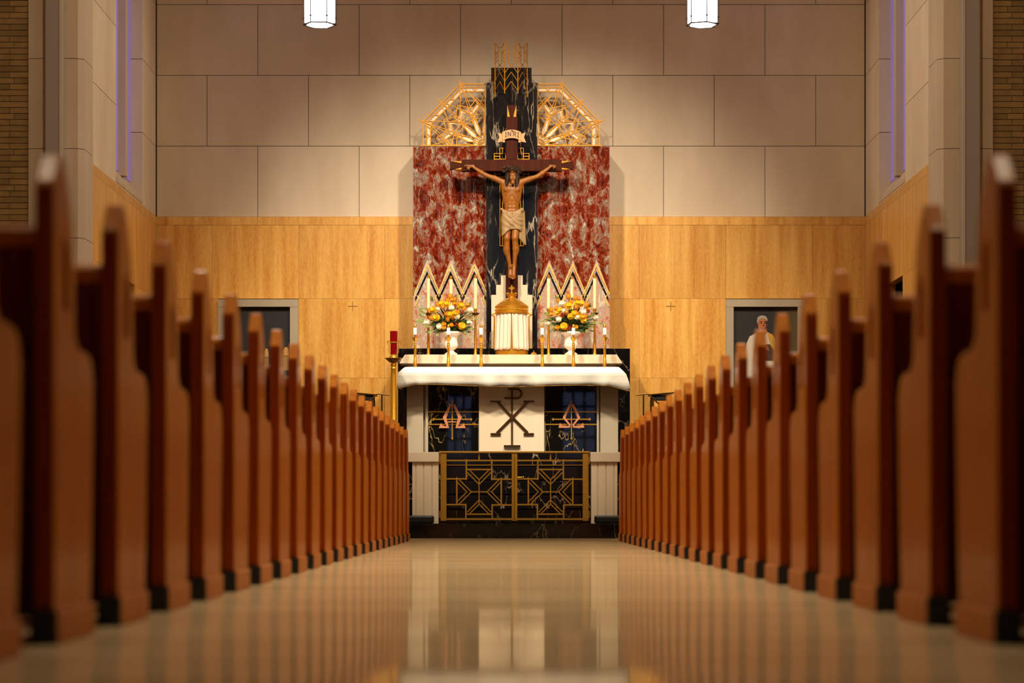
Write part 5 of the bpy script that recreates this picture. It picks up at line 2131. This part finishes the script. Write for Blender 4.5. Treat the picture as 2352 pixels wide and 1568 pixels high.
for hand, A in zip(FING, ARMS):
    hc = V(A[5][0], A[5][1], A[5][2])
    for fi, fg in enumerate(hand):
        p = [V(*q) for q in fg]
        r0 = 1.75 if fi == 4 else (1.6, 1.65, 1.55, 1.4)[fi]
        B.cone(hc, 2.6, p[0], r0 + .25, 1.2) if fi < 4 else B.cone(V(A[4][0], A[4][1], A[4][2] + 1), 2.4, p[0], r0 + .2, 1.2)
        B.cone(p[0], r0 + .15, p[1], r0, .7)
        B.cone(p[1], r0, p[2], r0 * .78, .5)
    B.ell(V(A[5][0], A[5][1], A[5][2] + 3.6), (1.3, 1.2, 1.3), .8, '-')
# legs
LEGS = (((1164, 505, 14), (1164.5, 549, 23), (1164.2, 574, 19), (1171.4, 612, 14), (1171.6, 633, 18), (1171.8, 640.5, 19)),
        ((1188, 505, 14), (1182.4, 549, 25), (1184.2, 574, 21), (1181, 611, 17), (1179.6, 635, 22), (1179.4, 643, 23)))
for q, A in enumerate(LEGS):
    hp, kn, cf, an, bl, to = [V(*p) for p in A]
    B.cone(hp, 12, kn, 7.4, 4)
    B.ell((kn[0], kn[1] + 3.6, kn[2] - 1), (5, 4.4, 6), 2)
    B.cone(kn, 6.8, cf, 7, 3)
    B.ell((cf[0] + (-2 if q == 0 else 2), cf[1] - 2, cf[2]), (6.4, 6, 14), 3)
    B.cone(cf, 6.6, an, 3.9, 3)
    B.cone((cf[0], cf[1] + 4.5, cf[2] + 6), 2.2, (an[0], an[1] + 2, an[2] + 3), 1.6, 2.5)
    B.cone((an[0], an[1] - 3, an[2] - 4), 3.8, an, 3.8, 2)
    B.cone(an, 3.8, bl, 4.6, 2.5)
    sg = 1 if q else -1
    for t in range(5):
        x = to[0] + (t - 2) * 1.85
        B.cone((bl[0] + (t - 2) * 1.6, bl[1] + .6, bl[2]), 2.0, (x, to[1] + .6, to[2] + abs(t - (3 if q == 0 else 1)) * .9), 1.25 if t != (4 if q == 0 else 0) else 1.25, .8)
B.build('carved_figure', M_SKIN, r, org, 1)

# hair
Hh = Field((1150, 0, -445), (1206, 48, -375), .8)
Hh.ell(V(1178, 394.5, 21.5), (12, 13, 12.6), 2)
for sx, pts in ((-1, ((1168, 398, 27), (1165.2, 413, 26.5), (1164.6, 424, 26), (1164, 435, 26.5))), (1, ((1188, 398, 27), (1188.6, 413, 27), (1187, 424, 28), (1184.2, 434.5, 29.5)))):
    rr = (4.2, 4.0, 3.1, .9)
    for j in range(3):
        Hh.cone(V(*pts[j]), rr[j], V(*pts[j + 1]), rr[j + 1], 1.5)
        Hh.cone(V(pts[j][0] + sx * 1.5 * (-1) ** j, pts[j][1] + 3, pts[j][2] + 2.5), rr[j] * .62, V(pts[j + 1][0] - sx * 1.2 * (-1) ** j, pts[j + 1][1], pts[j + 1][2] + 2.5), rr[j + 1] * .6, 1.2)
        o2 = [(p[0] + sx * 2.0, p[1] - 3, p[2] - 4) for p in (pts[j], pts[j + 1])]
        Hh.cone(V(*o2[0]), rr[j], V(*o2[1]), rr[j + 1] * .9, 1.5)
    for j in range(6):
        t = j / 5
        x0 = pts[0][0] + sx * (-3 + 6 * t)
        Hh.cone(V(x0, 399, 31 - 4 * t), .55, V(pts[2][0] + sx * (-2.6 + 5 * t), 431, 30.4 - 4 * t), .5, .7, '-')
Hh.cone(V(1178, 414, 8), 7, V(1178, 408, 10), 9, 3)
Hh.ell(V(1178.2, 414, 37), (6.6, 9, 12.5), 1.2, '-')
Hh.build('hair', M_HAIR, r, org, 0)
# crown of thorns
mb = MB()
rn = random.Random(5)
cw = lambda x, y, d: Vector(((x - CX) * SCL, YX - d * SCL, H + (HY - y) * SCL))
for k in range(9):
    ph, tilt = rn.uniform(0, 6.3), rn.uniform(-2.2, 2.2)
    rad = rn.uniform(15.5, 19)
    pts = []
    for i in range(33):
        a = 2 * math.pi * i / 32
        pts.append(cw(1178.2 + rad * math.cos(a), 393 + tilt + 3.2 * math.sin(3 * a + ph) - 2.5 * math.sin(a), 23 + rad * .95 * math.sin(a) + 1.2 * math.sin(4 * a + ph)))
    mb.tube(pts, .0042, 6)
for k in range(190):
    a = rn.uniform(0, 2 * math.pi)
    rad = rn.uniform(15, 19)
    y = 393 + rn.uniform(-5.5, 5.5)
    p0 = cw(1178.2 + rad * math.cos(a), y, 23 + rad * .95 * math.sin(a))
    l = rn.uniform(5, 10.5)
    dr = (math.cos(a) + rn.uniform(-.5, .5), rn.uniform(-1.0, .75), math.sin(a) * .8 + rn.uniform(-.4, .4))
    nn_ = math.sqrt(sum(t * t for t in dr))
    p1 = cw(1178.2 + rad * math.cos(a) + dr[0] / nn_ * l, y + dr[1] / nn_ * l, 23 + rad * .95 * math.sin(a) + dr[2] / nn_ * l)
    mb.tube([p0, p1], [.0036, .0006], 5)
mb.build('crown_of_thorns', M_THORN, r, org, smooth=True)

# loincloth with swagged folds
Lc = Field((1143, -4, -572), (1214, 52, -472), .7)
Lc.ell(V(1176.3, 494, 13.5), (24.4, 15.6, 18), 3)
Lc.cone(V(1164.5, 503, 15), 14.2, V(1164, 546, 22), 12.4, 4)
Lc.cone(V(1188, 503, 15), 14.2, V(1185, 546, 23), 12, 4)
Lc.ell(V(1175, 512, 19), (20, 15, 18), 5)
X, Y_, Z = np.meshgrid(*Lc.ax, indexing='ij')
py = -Z
rho = np.hypot(X - 1199, (py - 482) * .92)
wgt = np.clip((552 - py) / 60, .25, 1)
Lc.d += (-1.35 * wgt * np.sin(rho * .62 + 1.4 * np.sin(X * .13) + .05 * (py - 500)) * np.clip((X - 1146) / 22, .2, 1)).astype(np.float32) * (Y_ > 8)
hem = np.interp(X, [1143, 1150, 1158, 1166, 1172, 1180, 1190, 1200, 1214], [548, 547, 542, 534, 530, 529, 530, 536, 540])
top = np.interp(X, [1143, 1151, 1160, 1172, 1184, 1194, 1202, 1214], [478, 479.5, 484, 490.5, 489, 483.5, 480, 479])
Lc.d = np.maximum(Lc.d, (py - hem).astype(np.float32))
Lc.d = np.maximum(Lc.d, (top - py).astype(np.float32))
# trailing end and knot
for j in range(5):
    Lc.cone(V(1194 + j * 2.2, 488, 25 - j * 1.6), 2.6, V(1194.5 + j * 2.8, 549 + j * 3.2, 20 - j * 1.5), 2.9, 1.1)
Lc.ell(V(1198, 485, 24), (5.4, 5, 4.6), 2)
Lc.cone(V(1152, 482, 15), 3, V(1166, 492, 26.5), 2.6, 1.5)
Lc.cone(V(1166, 492, 26.5), 2.6, V(1180, 492.5, 27), 2.6, 1.5)
Lc.cone(V(1180, 492.5, 27), 2.6, V(1197, 484.5, 23), 3, 1.5)
for j in range(3):
    Lc.cone(V(1154 + j * 2, 488 + j * 7, 22 + j), 1.6, V(1174, 502 + j * 8, 31.5), 1.9, 2)
    Lc.cone(V(1174, 502 + j * 8, 31.5), 1.9, V(1196, 488 + j * 2, 25.5), 1.6, 2)
Lc.build('loincloth', M_CLOTHC, r, org, 1)
# nail through the feet
mb = MB()
c = cw(1171.5, 616, 22)
mb.tube([c, c + Vector((0, -.02, 0))], .009, 8)
mb.build('nail', M_INK, r, org)
